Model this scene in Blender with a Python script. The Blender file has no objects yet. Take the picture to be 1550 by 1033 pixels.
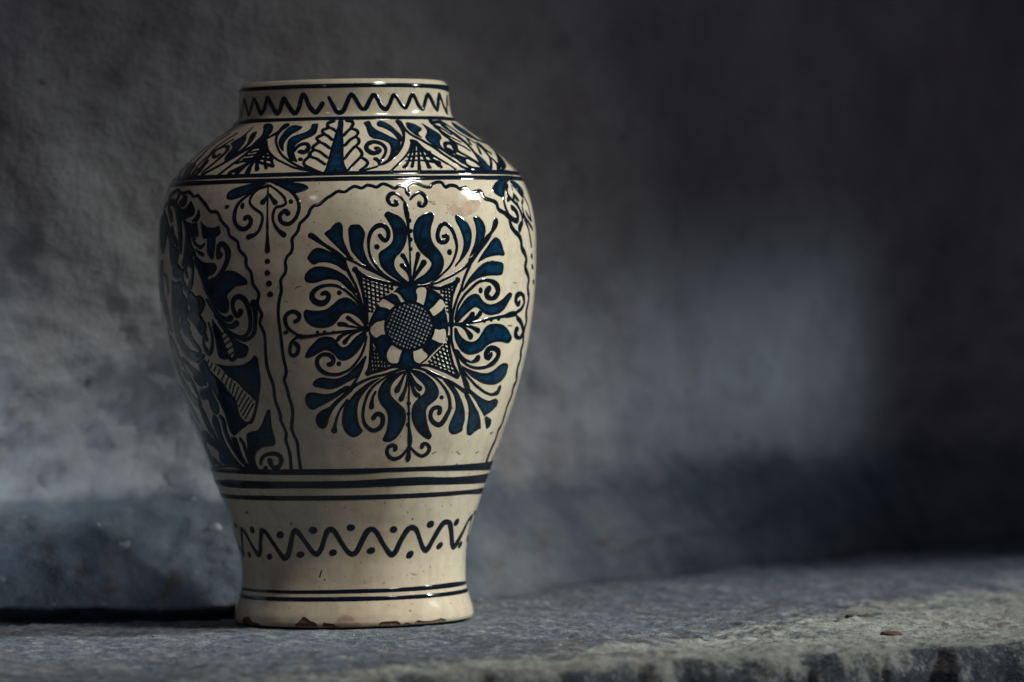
import bpy, math, json, random
import numpy as np
from mathutils import Vector, noise
from mathutils.bvhtree import BVHTree
from mathutils.geometry import delaunay_2d_cdt

# ------------------------------------------------------------------ camera, world, lamps
scene = bpy.context.scene
col = scene.collection
U = 0.00045                      # metres per drawing unit (the vase is about 0.36 m tall)
D = 7000.0                       # camera distance in drawing units
TILT = math.atan(15.0 / 783.0)   # the ledge, and the vase on it, lean a little to the left

cd = bpy.data.cameras.new("camera")
cam = bpy.data.objects.new("camera", cd); col.objects.link(cam)
cd.sensor_width = 36.0
cd.lens = 36.0 * D / 1550.0
cd.clip_start, cd.clip_end = 0.05, 60.0
cam.location = (239.0 * U, -D * U, 519.0 * U)
cam.rotation_euler = (math.pi / 2 - math.atan(96.5 / D), 0, 0)
cd.dof.use_dof = True
cd.dof.focus_distance = (D - 300) * U
cd.dof.aperture_fstop = 4.7
cd.dof.aperture_blades = 7
scene.camera = cam

vs = scene.view_settings
vs.view_transform = 'Standard'; vs.look = 'None'; vs.exposure = 0.0; vs.gamma = 1.0
world = bpy.data.worlds.new("World"); scene.world = world; world.use_nodes = True
bg = world.node_tree.nodes['Background']
bg.inputs[0].default_value = (0.79, 0.78, 1.06, 1); bg.inputs[1].default_value = 0.060

def aim(o, loc, target):
    o.location = loc
    o.rotation_euler = (Vector(target) - Vector(loc)).to_track_quat('-Z', 'Y').to_euler()

def lamp_dir(az, el, dist, c=(0, 0, 0.2)):
    a, e = math.radians(az), math.radians(el)
    return (c[0] + dist * math.cos(e) * math.sin(a), c[1] - dist * math.cos(e) * math.cos(a), c[2] + dist * math.sin(e))

def area(name, sx, sy, power, color, loc, target, spread):
    d = bpy.data.lights.new(name, 'AREA'); o = bpy.data.objects.new(name, d); col.objects.link(o)
    d.shape = 'RECTANGLE'; d.size, d.size_y = sx, sy; d.energy = power; d.color = color; d.spread = math.radians(spread)
    aim(o, loc, target)
# tall narrow window to the right of the vase
area("window_light", 0.12, 0.46, 1.35, (0.90, 1.0, 1.0), lamp_dir(95, 30, 2.4, (0.28, -0.10, 0.245)), (0.28, -0.10, 0.245), 20)
# a wider, weaker opening towards the front, high up
area("porch_light", 0.9, 0.42, 0.92, (1.0, 0.965, 0.885), lamp_dir(53, 50, 2.5, (0.08, -0.15, 0.165)), (0.08, -0.15, 0.165), 13)
# added overhead lamp with no real source, brightens the far part of the ledge
area("ledge_fill", 0.50, 0.28, 0.42, (0.86, 0.94, 1.0), (0.62, 0.02, 2.3), (0.46, 0.36, 0.0), 12)
# a small far opening to the left of the camera
area("far_opening", 0.10, 0.22, 0.06, (1.0, 0.96, 0.9), lamp_dir(-20, 36, 2.6), (0.0, 0.0, 0.2), 60)
# low lamp added far right for the light pool on the wall, missing the vase
area("wall_pool_lamp", 0.68, 0.11, 0.096, (0.66, 0.84, 1.0), (2.45, 0.38, 0.40), (0.16, 0.48, 0.141), 6.5)
# added fill from the left, brightens the wall and its foot there
area("left_wall_fill", 0.30, 0.26, 0.40, (0.72, 0.87, 1.0), (-1.75, -1.55, 0.55), (-0.36, 0.19, 0.015), 9)

# painted decoration: strokes as angle (1e-4 rad), height and width (0.1 unit) on the turned wall
PROF = [[0.0, 3.0, 9.0, 17.0, 25.0, 35.0, 50.0, 69.0, 92.0, 117.0, 147.0, 173.0, 208.0, 227.0, 261.0, 292.0, 314.0, 338.0, 367.0, 391.0, 415.0, 445.0, 469.0, 489.0, 513.0, 535.0, 573.0, 598.0, 619.0, 638.0, 655.0, 671.0, 688.0, 702.0, 719.0, 729.0, 740.0, 749.0, 755.0, 761.0, 771.0, 789.0, 802.0, 808.0], [176.0, 180.0, 181.8, 181.0, 178.3, 175.0, 170.5, 169.0, 170.0, 174.0, 182.3, 191.3, 204.0, 211.3, 224.0, 235.5, 243.5, 251.5, 260.5, 266.5, 271.5, 277.0, 281.0, 283.0, 285.5, 287.0, 287.0, 285.5, 282.5, 277.5, 270.5, 261.5, 246.5, 231.5, 211.0, 197.5, 183.0, 171.5, 165.0, 161.5, 160.0, 158.5, 158.5, 156.0]]
PAINT = json.loads('''[["F","belly","petal",1,[-791,5828,-672,5866,-469,5903,-298,5965,-94,5997,73,5987,171,5938,183,5861,193,5765,287,5669,415,5582,576,5495,772,5436,506,5452,308,5487,13,5574,-282,5662,-577,5750]],["F","belly","petal",1,[436,5898,541,5950,776,5959,1011,5953,1175,5904,1302,5827,1244,5721,1204,5635,1281,5529,1442,5423,1671,5335,1939,5267,2279,5198,1904,5233,1534,5283,1136,5377,775,5484,548,5581,456,5706,420,5812]],["F","belly","petal",1,[-1678,5478,-1607,5526,-1432,5592,-1192,5629,-922,5623,-622,5588,-356,5548,-125,5503,71,5440,232,5353,426,5265,127,5291,-136,5350,-435,5385,-735,5406,-1072,5403,-1277,5380,-1412,5381,-1580,5425]],["F","belly","petal",1,[-1860,5191,-1801,5249,-1623,5305,-1381,5347,-1075,5360,-706,5348,-339,5317,-8,5268,289,5209,518,5131,682,5053,846,4966,676,4952,408,4997,145,5075,-120,5134,-421,5155,-758,5152,-1100,5125,-1374,5107,-1648,5114,-1816,5143]],["F","belly","petal",1,[-1995,4673,-1933,4721,-1809,4735,-1601,4724,-1220,4717,-805,4734,-456,4800,-177,4866,97,4898,368,4896,636,4852,904,4773,1105,4686,1240,4570,1309,4463,1135,4493,964,4562,760,4611,488,4651,215,4662,7,4634,-171,4568,-350,4511,-563,4474,-915,4451,-1299,4458,-1610,4488,-1846,4542,-1972,4610]],["F","belly","petal",1,[-2071,4056,-1985,4104,-1784,4181,-1516,4252,-1255,4313,-968,4336,-652,4334,-410,4304,-241,4250,-71,4192,104,4176,355,4218,605,4294,888,4360,1169,4406,1308,4377,1290,4309,1130,4214,880,4109,555,4024,266,3982,13,3969,-236,3990,-407,4049,-649,4108,-896,4128,-1188,4101,-1487,4054,-1785,4026,-1953,4017,-2059,4032]],["F","belly","petal",1,[-1764,3638,-1655,3686,-1417,3729,-1116,3742,-823,3727,-382,3720,-47,3747,287,3794,582,3865,875,3945,1092,4012,1236,4001,1163,3924,981,3819,759,3733,499,3686,201,3649,-63,3611,-329,3579,-709,3556,-1122,3568,-1457,3589,-1680,3604]],["F","belly","petal",1,[-2292,3426,-2186,3489,-1939,3522,-1556,3516,-1065,3495,-566,3517,-181,3568,123,3610,382,3599,266,3542,-41,3495,-352,3443,-707,3391,-1067,3344,-1555,3287,-1844,3259,-2078,3274,-2220,3319,-2294,3377]],["F","belly","petal",0,[-1778,3122,-1670,3190,-1369,3252,-1002,3295,-640,3342,-401,3380,-493,3302,-749,3206,-933,3109,-1060,3021,-1216,2983,-1405,2974,-1623,2999,-1761,3063]],["F","belly","petal",1,[-175,3096,-118,3213,33,3319,291,3396,563,3482,904,3558,1351,3643,1795,3698,2241,3729,1910,3668,1504,3584,1169,3488,942,3397,825,3296,804,3189,863,3081,984,3002,1129,2943,1028,2899,780,2856,530,2843,242,2869,-17,2939,-148,3018]],["F","belly","petal",1,[3555,3813,3136,3796,2727,3750,2359,3690,2105,3609,1966,3513,1979,3416,2151,3317,2444,3238,2606,3149,2630,3061,2595,2963,2493,2876,2361,2808,2435,2773,2656,2757,2916,2761,3209,2798,3485,2869,3702,2966,3807,3063,3784,3160,3667,3239,3393,3309,3048,3380,2792,3449,2714,3528,2792,3610,3044,3690,3375,3756,3676,3793]],
["F","belly","petal",1,[3749,3812,4139,3819,4594,3777,5035,3706,5370,3631,5639,3546,5759,3467,5701,3390,5431,3324,5151,3272,5080,3209,5169,3111,5335,3012,5557,2912,5756,2852,5750,2803,5577,2775,5319,2792,4942,2849,4565,2930,4337,3010,4155,3099,4080,3207,4141,3304,4298,3371,4544,3428,4731,3475,4784,3533,4625,3602,4309,3672,4004,3742]],["F","belly","petal",1,[5882,3651,5990,3621,6376,3531,6738,3440,6988,3331,7112,3232,7076,3145,6934,3038,6914,2940,7077,2870,7399,2833,7733,2840,8054,2862,8192,2890,8163,2949,8164,3047,7999,3166,7725,3276,7392,3386,7039,3487,6732,3557,6402,3618,6100,3659]],["F","belly","petal",1,[7624,3462,7624,3414,7955,3313,8181,3223,8346,3105,8438,2986,8568,2867,8827,2811,9169,2808,9436,2850,9797,2886,10062,2903,9949,2953,9662,3054,9266,3155,8893,3227,8375,3339,7981,3430]],["F","belly","petal",1,[6276,4414,6471,4413,6656,4335,7008,4255,7404,4213,7790,4221,8064,4268,8276,4344,8495,4416,8847,4458,9352,4469,9985,4451,10428,4410,10866,4339,11227,4269,11261,4210,10995,4162,10690,4159,10240,4176,9640,4185,9114,4164,8751,4117,8463,4061,8017,4020,7521,4009,7069,4041,6761,4101,6495,4190,6324,4288]],["F","belly","petal",1,[6870,3897,7285,3845,7770,3798,8273,3765,8801,3741,9340,3742,9810,3778,10216,3834,10604,3870,11074,3872,11392,3836,11431,3767,11339,3679,10981,3603,10438,3558,9811,3548,9134,3568,8476,3622,7920,3684,7441,3766,7098,3837]],["F","belly","petal",1,[7804,3539,8121,3498,8597,3435,9321,3361,10005,3321,10421,3337,10806,3344,11198,3306,11240,3237,10875,3171,10487,3125,10195,3098,10007,3080,9684,3132,9150,3225,8700,3317,8242,3399,7827,3471]],["F","belly","petal",1,[6287,4501,6376,4607,6559,4722,6845,4823,7188,4889,7549,4916,7838,4900,8099,4831,8363,4781,8737,4755,9174,4768,9744,4824,10162,4890,10413,4924,10703,4908,10759,4869,10478,4782,10182,4695,9895,4637,9491,4600,8928,4584,8435,4601,8052,4656,7792,4697,7552,4703,7244,4651,6827,4566,6508,4486]],["F","belly","petal",1,[6608,4925,6760,5021,7045,5136,7387,5227,7840,5327,8282,5379,8691,5397,9175,5386,9574,5371,9750,5331,9734,5243,9603,5185,9261,5167,8715,5169,8257,5160,7870,5142,7501,5105,7150,5049,6817,4963]],["F","belly","petal",1,[7608,5357,7901,5472,8353,5597,8776,5704,9104,5742,9437,5703,9663,5624,9776,5556,9891,5497,9764,5458,9296,5464,8697,5451,8236,5423,7892,5385]],["F","belly","petal",1,[7456,6027,7611,6061,7842,6051,8062,6007,8255,5938,8320,5850,8220,5753,8015,5666,7721,5580,7391,5493,7073,5436,7214,5533,7403,5629,7527,5735,7570,5832,7549,5910,7482,5978]],["F","belly","petal",1,[6242,6039,6341,6077,6586,6058,6867,6008,7145,5921,7291,5813,7275,5707,7176,5601,6902,5485,6509,5380,6092,5285,6174,5343,6386,5410,6561,5496,6675,5592,6704,5679,6627,5767,6482,5874,6299,5961]],
["F","belly","petal",1,[3838,5930,4038,6026,4347,6083,4733,6120,4919,6110,5020,6071,4984,6013,4849,5927,4775,5840,4798,5744,4923,5656,5202,5569,5428,5486,5518,5394,5474,5307,5324,5221,5080,5155,4743,5099,4372,5067,4006,5054,3645,5066,3857,5132,4109,5174,4399,5225,4636,5296,4751,5368,4588,5431,4334,5486,4120,5549,3910,5641,3792,5738,3769,5844]],["F","belly","petal",1,[2283,6072,2360,6119,2572,6138,2809,6103,3082,6068,3315,6000,3444,5922,3482,5826,3454,5730,3341,5634,3124,5534,2875,5464,2766,5387,2813,5310,3004,5232,3250,5164,3500,5105,3431,5057,3076,5098,2692,5167,2347,5241,2110,5314,1980,5401,1935,5487,2025,5554,2266,5596,2509,5648,2668,5705,2708,5781,2667,5868,2524,5960,2380,6033]],["L","belly","stem",0,[340,5462,50,704,5412,50,1300,5323,50,1803,5253,50,2244,5184,50,2692,5119,50,3077,5078,50,3431,5057,50]],["L","belly","stem",0,[-1452,5803,98,-1284,5774,87,-1017,5714,66,-718,5655,55,-420,5596,66,-91,5517,87,172,5449,66,299,5352,50,458,5236,50,750,5072,45,912,4936,45,1043,4821,45,1174,4695,45,1240,4560,45,1274,4444,45]],["L","belly","stem",0,[1236,4020,45,981,3819,45,683,3675,46,417,3560,67]],["L","belly","stem",0,[-687,3303,67,-323,3389,68,31,3465,68,378,3541,68]],["L","belly","stem",0,[379,3551,58,793,3626,52,1312,3691,47,1793,3732,47,2312,3758,47,2832,3798,47,3319,3834,47,3664,3841,47]],["L","belly","stem",0,[3814,3860,46,4210,3847,46,4789,3800,45,5402,3732,45,6004,3670,45,6445,3623,51,6976,3555,56,7613,3472,68]],["L","belly","stem",0,[6099,4435,54,6126,4357,54,6169,4241,54,6352,4114,53,6576,4015,53,6824,3897,60,7096,3769,68,7370,3669,81,7677,3560,110,7935,3470,86]],["L","belly","stem",0,[7248,5407,71,7108,5320,57,6880,5205,57,6704,5089,56,6596,4983,56,6406,4868,55,6255,4753,55,6152,4647,55,6124,4483,55]],["L","belly","stem",0,[7248,5407,66,6846,5311,51,6426,5245,44,6021,5189,43,5626,5142,42,5239,5096,41,4859,5069,40,4300,5043,40,3754,5046,40]],["L","belly","stem",0,[9193,5971,124,9051,5908,114,8743,5811,62,8522,5753,96,8211,5676,114,7863,5579,91,7479,5464,76,7109,5349,67]],["L","belly","stem",0,[643,4957,34,876,4879,34,1075,4772,34,1207,4647,34]],["F","belly","dot",0,[1448,4434,1420,4405,1343,4384,1238,4377,1133,4385,1057,4407,1030,4436,1059,4465,1135,4485,1240,4493,1344,4484,1420,4463]],["F","belly","dot",0,[3806,5065,3779,5036,3702,5015,3594,5008,3486,5017,3407,5038,3377,5067,3404,5096,3482,5116,3588,5124,3696,5115,3776,5094]],["F","belly","dot",0,[6319,4472,6298,4446,6218,4427,6104,4420,5985,4428,5894,4448,5855,4475,5877,4501,5954,4520,6066,4527,6185,4519,6278,4499]],["F","belly","dot",0,[3959,3830,3935,3801,3855,3780,3740,3773,3621,3781,3530,3803,3492,3833,3517,3862,3596,3882,3710,3889,3828,3881,3919,3859]],["F","belly","dot",0,[7406,5406,7376,5384,7300,5369,7199,5363,7100,5369,7029,5385,7004,5407,7033,5429,7107,5445,7207,5450,7307,5444,7380,5428]],["F","belly","dot",0,[548,3550,524,3528,461,3513,376,3507,291,3514,231,3530,210,3552,235,3574,298,3589,382,3595,466,3588,526,3572]],
["F","belly","dot",0,[8006,3479,7999,3457,7927,3442,7812,3437,7684,3443,7579,3460,7524,3483,7532,3505,7601,3520,7714,3525,7840,3518,7947,3501]],["L","belly","scroll",0,[-950,4956,66,-778,4970,77,-646,4935,77,-669,4878,76,-863,4826,87,-1104,4818,98,-1375,4853,99,-1504,4921,89,-1408,4987,77,-1179,5039,66,-868,5071,55,-495,5079,50,-160,5062,45,140,5017,45,472,4939,45,806,4841,39,1073,4724,34,1241,4589,34]],["L","belly","scroll",0,[-750,3925,78,-567,3938,71,-504,4001,67,-657,4055,68,-905,4075,68,-1178,4057,66,-1370,4005,71,-1406,3928,73,-1274,3859,74,-1029,3805,69,-703,3779,58,-300,3777,52,69,3805,46,400,3851,46,730,3941,46,1021,4060,45,1201,4185,40,1308,4319,35]],["L","belly","scroll",0,[1762,3125,81,1896,3173,83,2094,3181,80,2304,3141,77,2341,3063,80,2234,2990,83,1974,2948,78,1684,2944,70,1392,2990,62,1184,3069,56,1120,3177,50,1156,3284,51,1268,3391,46,1434,3497,46,1692,3587,42,2024,3658,42,2429,3723,36,2912,3778,36]],["L","belly","scroll",0,[6001,3178,96,6005,3231,77,5754,3253,73,5475,3226,82,5401,3138,77,5579,3059,74,5909,3007,78,6215,2995,93,6418,3042,95,6582,3129,89,6697,3216,80,6631,3314,69,6409,3433,58,6097,3533,48,5722,3623,41,5334,3699,35,4798,3775,34]],["L","belly","scroll",0,[9256,3997,111,9177,3953,76,8881,3990,112,8882,4058,120,9226,4100,90,9671,4082,92,9987,4026,124,9956,3963,124,9701,3896,109,9285,3845,77,8726,3815,58,8064,3820,51,7413,3873,46,6925,3964,44,6539,4093,39]],["L","belly","scroll",0,[8564,4975,114,8397,4936,115,8495,4868,100,8821,4837,73,9143,4865,109,9346,4933,124,9228,5011,124,8958,5066,93,8629,5096,68,8219,5107,57,7833,5089,56,7560,5052,61,7211,4981,55,6873,4905,55,6628,4819,55,6430,4723,49,6312,4550,42]],["L","belly","scroll",0,[5489,5761,66,5647,5770,69,5742,5731,78,5599,5678,68,5326,5679,79,5157,5733,80,5169,5819,74,5322,5906,71,5567,5944,66,5836,5909,68,6059,5831,66,6206,5729,60,6299,5613,55,6229,5507,54,6056,5401,46,5810,5306,44,5498,5230,38,5119,5145,37,4744,5079,31]],["L","belly","scroll",0,[2041,5784,67,2173,5736,66,2342,5711,66,2466,5763,67,2474,5840,68,2362,5903,73,2160,5933,77,1921,5924,76,1712,5882,66,1554,5816,61,1462,5720,56,1454,5605,45,1530,5490,45,1708,5383,45,1940,5296,45,2210,5217,40,2554,5148,40,2936,5098,34,3288,5068,34]],["L","belly","scroll",0,[10903,3486,124,10825,3447,124,10563,3419,82,10058,3409,49,9376,3449,46,8788,3512,48,8444,3554,50,7905,3646,44,7531,3717,45,7111,3817,39]],["L","belly","scroll",0,[8194,3955,120,8031,3927,83,7736,3910,52,7270,3942,46,6898,4013,44,6679,4082,39]],["L","belly","scroll",0,[-2448,4560,66,-2262,4588,67,-2228,4655,69,-2433,4699,68,-2665,4700,66,-2909,4658,67,-3001,4591,70,-2954,4504,65,-2807,4446,59,-2565,4396,53,-2357,4357,47]],["L","belly","scroll",0,[-2519,4232,81,-2417,4203,76,-2394,4154,68,-2507,4087,66,-2702,4059,67,-2846,4079,66,-2880,4146,58,-2796,4233,51,-2631,4290,45,-2362,4338,45]],["L","belly","scroll",0,[11706,4757,107,11499,4738,84,11210,4808,124,11338,4872,111,11847,4895,66,12284,4834,111,12397,4755,99,12104,4677,87,11593,4630,66,11133,4593,59]],
["L","belly","scroll",0,[11953,4363,89,11681,4355,124,11731,4286,124,12260,4234,64,12814,4280,111,12784,4359,111,12319,4460,99,11614,4542,74]],["L","belly","scroll",0,[3423,6270,37,3236,6343,49,3037,6387,55,2825,6398,64,2617,6365,66,2543,6302,68,2669,6248,70,2874,6228,68,3020,6242,67,2962,6281,70]],["L","belly","scroll",0,[3766,6307,40,3934,6350,45,4185,6398,56,4380,6407,68,4550,6373,71,4649,6314,69,4595,6246,63,4390,6208,67,4228,6223,73,4261,6257,71]],["L","belly","scroll",0,[4210,2688,46,3981,2601,52,3646,2530,64,3239,2508,71,2880,2550,61,2721,2620,63,2809,2688,68,3066,2711,72,3298,2689,67,3269,2650,72]],["L","belly","scroll",0,[4256,2687,40,4720,2596,45,5232,2537,60,5610,2569,77,5743,2646,72,5483,2712,62,5191,2710,80,5170,2675,80]],["F","belly","dot",0,[52,4965,32,4946,-19,4932,-87,4928,-154,4933,-203,4947,-219,4967,-199,4986,-148,5000,-80,5004,-13,4999,35,4984]],["F","belly","dot",0,[-63,3931,-84,3912,-139,3898,-212,3893,-283,3899,-334,3913,-351,3932,-329,3952,-275,3965,-202,3970,-131,3965,-80,3950]],["F","belly","dot",0,[2029,5621,2007,5600,1951,5584,1874,5579,1798,5585,1744,5601,1725,5623,1747,5644,1803,5660,1880,5665,1956,5659,2010,5643]],["F","belly","dot",0,[6133,3396,6124,3379,6074,3367,5995,3363,5911,3368,5842,3381,5808,3399,5817,3416,5867,3428,5944,3432,6028,3426,6098,3413]],["F","belly","dot",0,[6004,5534,5998,5509,5951,5489,5876,5480,5793,5483,5724,5498,5688,5521,5694,5546,5740,5566,5814,5575,5897,5572,5967,5557]],["F","belly","dot",0,[8114,4957,8098,4933,8040,4915,7956,4909,7869,4916,7803,4934,7773,4959,7789,4983,7845,5000,7928,5006,8015,5000,8083,4982]],["F","belly","dot",0,[-2862,4417,-2866,4399,-2912,4383,-2988,4371,-3073,4368,-3145,4375,-3184,4389,-3180,4407,-3133,4424,-3057,4435,-2972,4438,-2901,4431]],["L","belly","stamen",0,[-108,4510,72,133,4504,67,408,4478,45,788,4457,35,1169,4440,29]],["L","belly","stamen",0,[347,4599,72,517,4564,56,755,4515,45,1031,4465,34,1204,4445,29]],["L","belly","stamen",0,[-237,4279,55,-146,4312,61,15,4345,51,261,4373,45,646,4400,35,1134,4421,29]],["L","belly","stamen",0,[146,4248,77,272,4291,61,504,4352,45,855,4399,35,1169,4421,29]],["L","belly","stamen",0,[3085,3525,95,3187,3583,78,3322,3659,54,3421,3727,43,3596,3803,37]],["L","belly","stamen",0,[3384,3397,96,3465,3455,73,3561,3522,55,3625,3628,43,3664,3764,37]],["L","belly","stamen",0,[4468,3540,82,4308,3575,67,4083,3630,57,3782,3763,35]],["L","belly","stamen",0,[4413,3438,77,4234,3464,72,4063,3528,58,3874,3656,41,3762,3763,36]],["L","belly","stamen",0,[7449,4601,112,7302,4568,89,7069,4526,61,6773,4484,44,6300,4467,36]],["L","belly","stamen",0,[8040,4627,90,7845,4575,79,7553,4533,60,7087,4487,44,6388,4462,36]],["L","belly","stamen",0,[7983,4365,92,7719,4396,68,7392,4427,51,6875,4454,40,6300,4467,35]],["L","belly","stamen",0,[7462,4286,103,7243,4345,76,7036,4395,54,6700,4446,40,6302,4463,35]],["L","belly","stamen",0,[3208,5491,79,3327,5442,63,3445,5365,52,3548,5268,41,3607,5114,36]],
["L","belly","stamen",0,[3163,5347,78,3301,5308,67,3460,5259,57,3568,5191,47,3607,5104,36]],["L","belly","stamen",0,[4045,5506,82,3985,5429,65,3870,5324,48,3782,5209,36,3643,5095,31]],["L","belly","stamen",0,[4345,5380,104,4177,5313,76,3961,5228,59,3820,5161,42,3644,5085,36]],["L","belly","stamen",0,[1624,3291,88,1630,3350,67,1670,3417,46,1742,3466,41,1833,3509,36]],["L","belly","stamen",0,[-650,2951,98,-593,3019,61,-517,3088,45,-357,3194,40,-105,3300,40,214,3396,40]],["L","belly","stamen",0,[10246,3059,69,10573,3007,124,10855,2965,168]],["L","belly","stem",0,[-2358,4352,68,-2181,4337,79,-1929,4336,56,-1497,4348,51,-998,4370,45,-435,4386,45,368,4406,40,960,4422,35,1239,4435,35]],["L","belly","stem",0,[3732,3802,37,3799,3530,37,3856,3335,37,3945,3179,37,4027,3012,43,4136,2894,60,4226,2776,84,4244,2707,73]],["L","belly","stem",0,[6087,4469,41,6821,4474,41,7506,4485,42,8132,4505,44,8482,4523,50,9293,4548,51,10079,4568,60,10611,4585,96,11127,4598,94,11464,4591,68]],["L","belly","stem",0,[3427,6279,36,3457,6211,76,3496,6096,81,3528,5999,53,3538,5845,47,3577,5729,42,3600,5556,31,3604,5364,31,3620,5220,31,3643,5095,36]],["F","belly","dot",0,[-1187,4395,-1204,4380,-1245,4370,-1298,4366,-1351,4371,-1387,4381,-1399,4396,-1382,4410,-1341,4421,-1288,4424,-1236,4420,-1199,4409]],["F","belly","dot",0,[-791,4393,-808,4377,-853,4366,-911,4362,-968,4366,-1009,4378,-1022,4394,-1004,4410,-960,4421,-901,4425,-844,4421,-804,4409]],["F","belly","dot",0,[-329,4390,-345,4376,-385,4366,-438,4362,-490,4366,-527,4377,-539,4392,-523,4406,-483,4416,-431,4420,-379,4416,-342,4405]],["F","belly","dot",0,[4006,3324,3994,3307,3945,3295,3874,3291,3799,3296,3741,3309,3715,3326,3728,3343,3775,3355,3846,3360,3920,3354,3979,3342]],["F","belly","dot",0,[4069,3168,4058,3152,4012,3141,3943,3137,3870,3142,3814,3154,3788,3170,3799,3186,3845,3197,3913,3201,3985,3196,4042,3184]],["F","belly","dot",0,[4140,3006,4129,2989,4079,2977,4004,2973,3925,2978,3862,2991,3833,3009,3845,3026,3895,3038,3968,3042,4047,3037,4110,3024]],["F","belly","dot",0,[8547,4503,8535,4489,8483,4478,8407,4475,8326,4479,8263,4490,8234,4505,8246,4519,8296,4530,8371,4533,8452,4529,8516,4518]],["F","belly","dot",0,[9116,4515,9104,4500,9049,4490,8967,4486,8880,4491,8812,4502,8780,4516,8793,4531,8846,4541,8926,4545,9013,4540,9083,4529]],["F","belly","dot",0,[9794,4526,9781,4511,9721,4501,9632,4497,9537,4502,9462,4513,9426,4528,9439,4542,9497,4553,9584,4556,9680,4552,9757,4541]],["F","belly","dot",0,[3742,5993,3719,5974,3664,5960,3592,5955,3521,5961,3472,5975,3456,5994,3479,6014,3534,6028,3606,6032,3677,6027,3726,6013]],["F","belly","dot",0,[3787,5844,3765,5825,3711,5811,3639,5806,3568,5811,3518,5826,3502,5845,3524,5864,3578,5878,3650,5883,3721,5878,3771,5863]],["F","belly","dot",0,[3772,5719,3752,5700,3699,5686,3627,5681,3557,5687,3506,5701,3488,5720,3509,5739,3562,5753,3633,5758,3704,5753,3755,5738]],
["F","belly","dot",0,[3762,5580,3744,5563,3698,5551,3635,5546,3573,5551,3529,5564,3514,5581,3531,5597,3578,5609,3640,5614,3702,5609,3747,5596]],["L","belly","stamen",0,[4245,2668,38,4257,2609,62,4259,2530,98,4259,2491,86]],["L","belly","stamen",0,[3644,6463,72,3666,6404,78,3702,6365,43]],["F","belly","ring",1,[1378,4444,1484,4299,1735,4172,1920,4045,2218,3947,2669,3886,3199,3864,3744,3831,4280,3876,4699,3941,5032,4035,5372,4120,5681,4186,5899,4281,5937,4416,5799,4582,5648,4698,5633,4805,5382,4903,5063,4962,4676,5012,4300,5053,3644,5075,3042,5050,2764,4984,2452,4928,2072,4892,1898,4797,1690,4682,1483,4568],[[5014,4451,5004,4383,4939,4318,4821,4259,4655,4207,4449,4165,4212,4135,3953,4117,3683,4112,3413,4120,3155,4142,2918,4175,2711,4220,2542,4273,2416,4334,2337,4399,2308,4467,2329,4535,2398,4599,2513,4659,2671,4710,2865,4752,3088,4783,3331,4801,3587,4806,3846,4798,4099,4777,4336,4744,4548,4699,4729,4646,4872,4585,4969,4519],[2002,4815,2210,4857,2558,4802,2875,4738,2665,4696,2349,4736,2001,4762],[2626,4956,2870,4950,3048,4915,3227,4847,3372,4788,3229,4775,3049,4857,2907,4916],[3957,4987,4229,5019,4472,4994,4464,4888,4324,4764,3990,4761,4020,4881],[4711,4675,5009,4750,5312,4835,5513,4805,5561,4737,5373,4671,4955,4606],[4988,4398,5369,4391,5693,4399,5790,4292,5709,4224,5508,4206,5212,4237,4941,4278],[3952,4096,4330,4132,4498,4087,4755,4018,4422,3933,4267,3919,4023,3955,3947,4033],[2744,4185,3005,4145,3233,4110,3134,4019,3072,3942,2887,3924,2587,3945,2431,4023,2496,4110],[1796,4518,2041,4536,2286,4540,2292,4448,2332,4361,2049,4344,1802,4306,1554,4375,1536,4443]]],["F","belly","wash",5,[4955,4451,4929,4366,4812,4286,4609,4218,4341,4166,4024,4136,3680,4126,3336,4140,3020,4175,2750,4230,2541,4300,2410,4381,2361,4467,2398,4552,2516,4632,2711,4700,2963,4751,3261,4782,3588,4792,3920,4778,4232,4744,4508,4689,4733,4619,4886,4538]],["L","belly","hatching",0,[3998,4772,29,4120,4756,29,4237,4743,29]],["L","belly","hatching",0,[3385,4785,29,4036,4708,29,4703,4626,29]],["L","belly","hatching",0,[3092,4764,29,3966,4652,29,4846,4553,29]],["L","belly","hatching",0,[2884,4726,29,3881,4606,29,4928,4483,29]],["L","belly","hatching",0,[2704,4694,29,3781,4558,29,4924,4426,29]],["L","belly","hatching",0,[2580,4649,29,3731,4504,29,4917,4370,29]],["L","belly","hatching",0,[2479,4602,29,3626,4459,29,4850,4315,29]],["L","belly","hatching",0,[2401,4552,29,3542,4412,29,4741,4270,29]],["L","belly","hatching",0,[2390,4494,29,3470,4359,29,4616,4224,29]],["L","belly","hatching",0,[2379,4437,29,3390,4310,29,4426,4190,29]],["L","belly","hatching",0,[2438,4369,29,3309,4262,29,4194,4158,29]],["L","belly","hatching",0,[2571,4292,29,3229,4213,29,3891,4134,29]],["L","belly","hatching",0,[3006,4181,29,3127,4166,29,3248,4151,29]],["L","belly","hatching",0,[4955,4446,33,4781,4336,33,4631,4231,33]],["L","belly","hatching",0,[4857,4549,33,4600,4355,33,4332,4169,32]],["L","belly","hatching",0,[4732,4619,33,4385,4377,32,4070,4140,32]],
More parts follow.
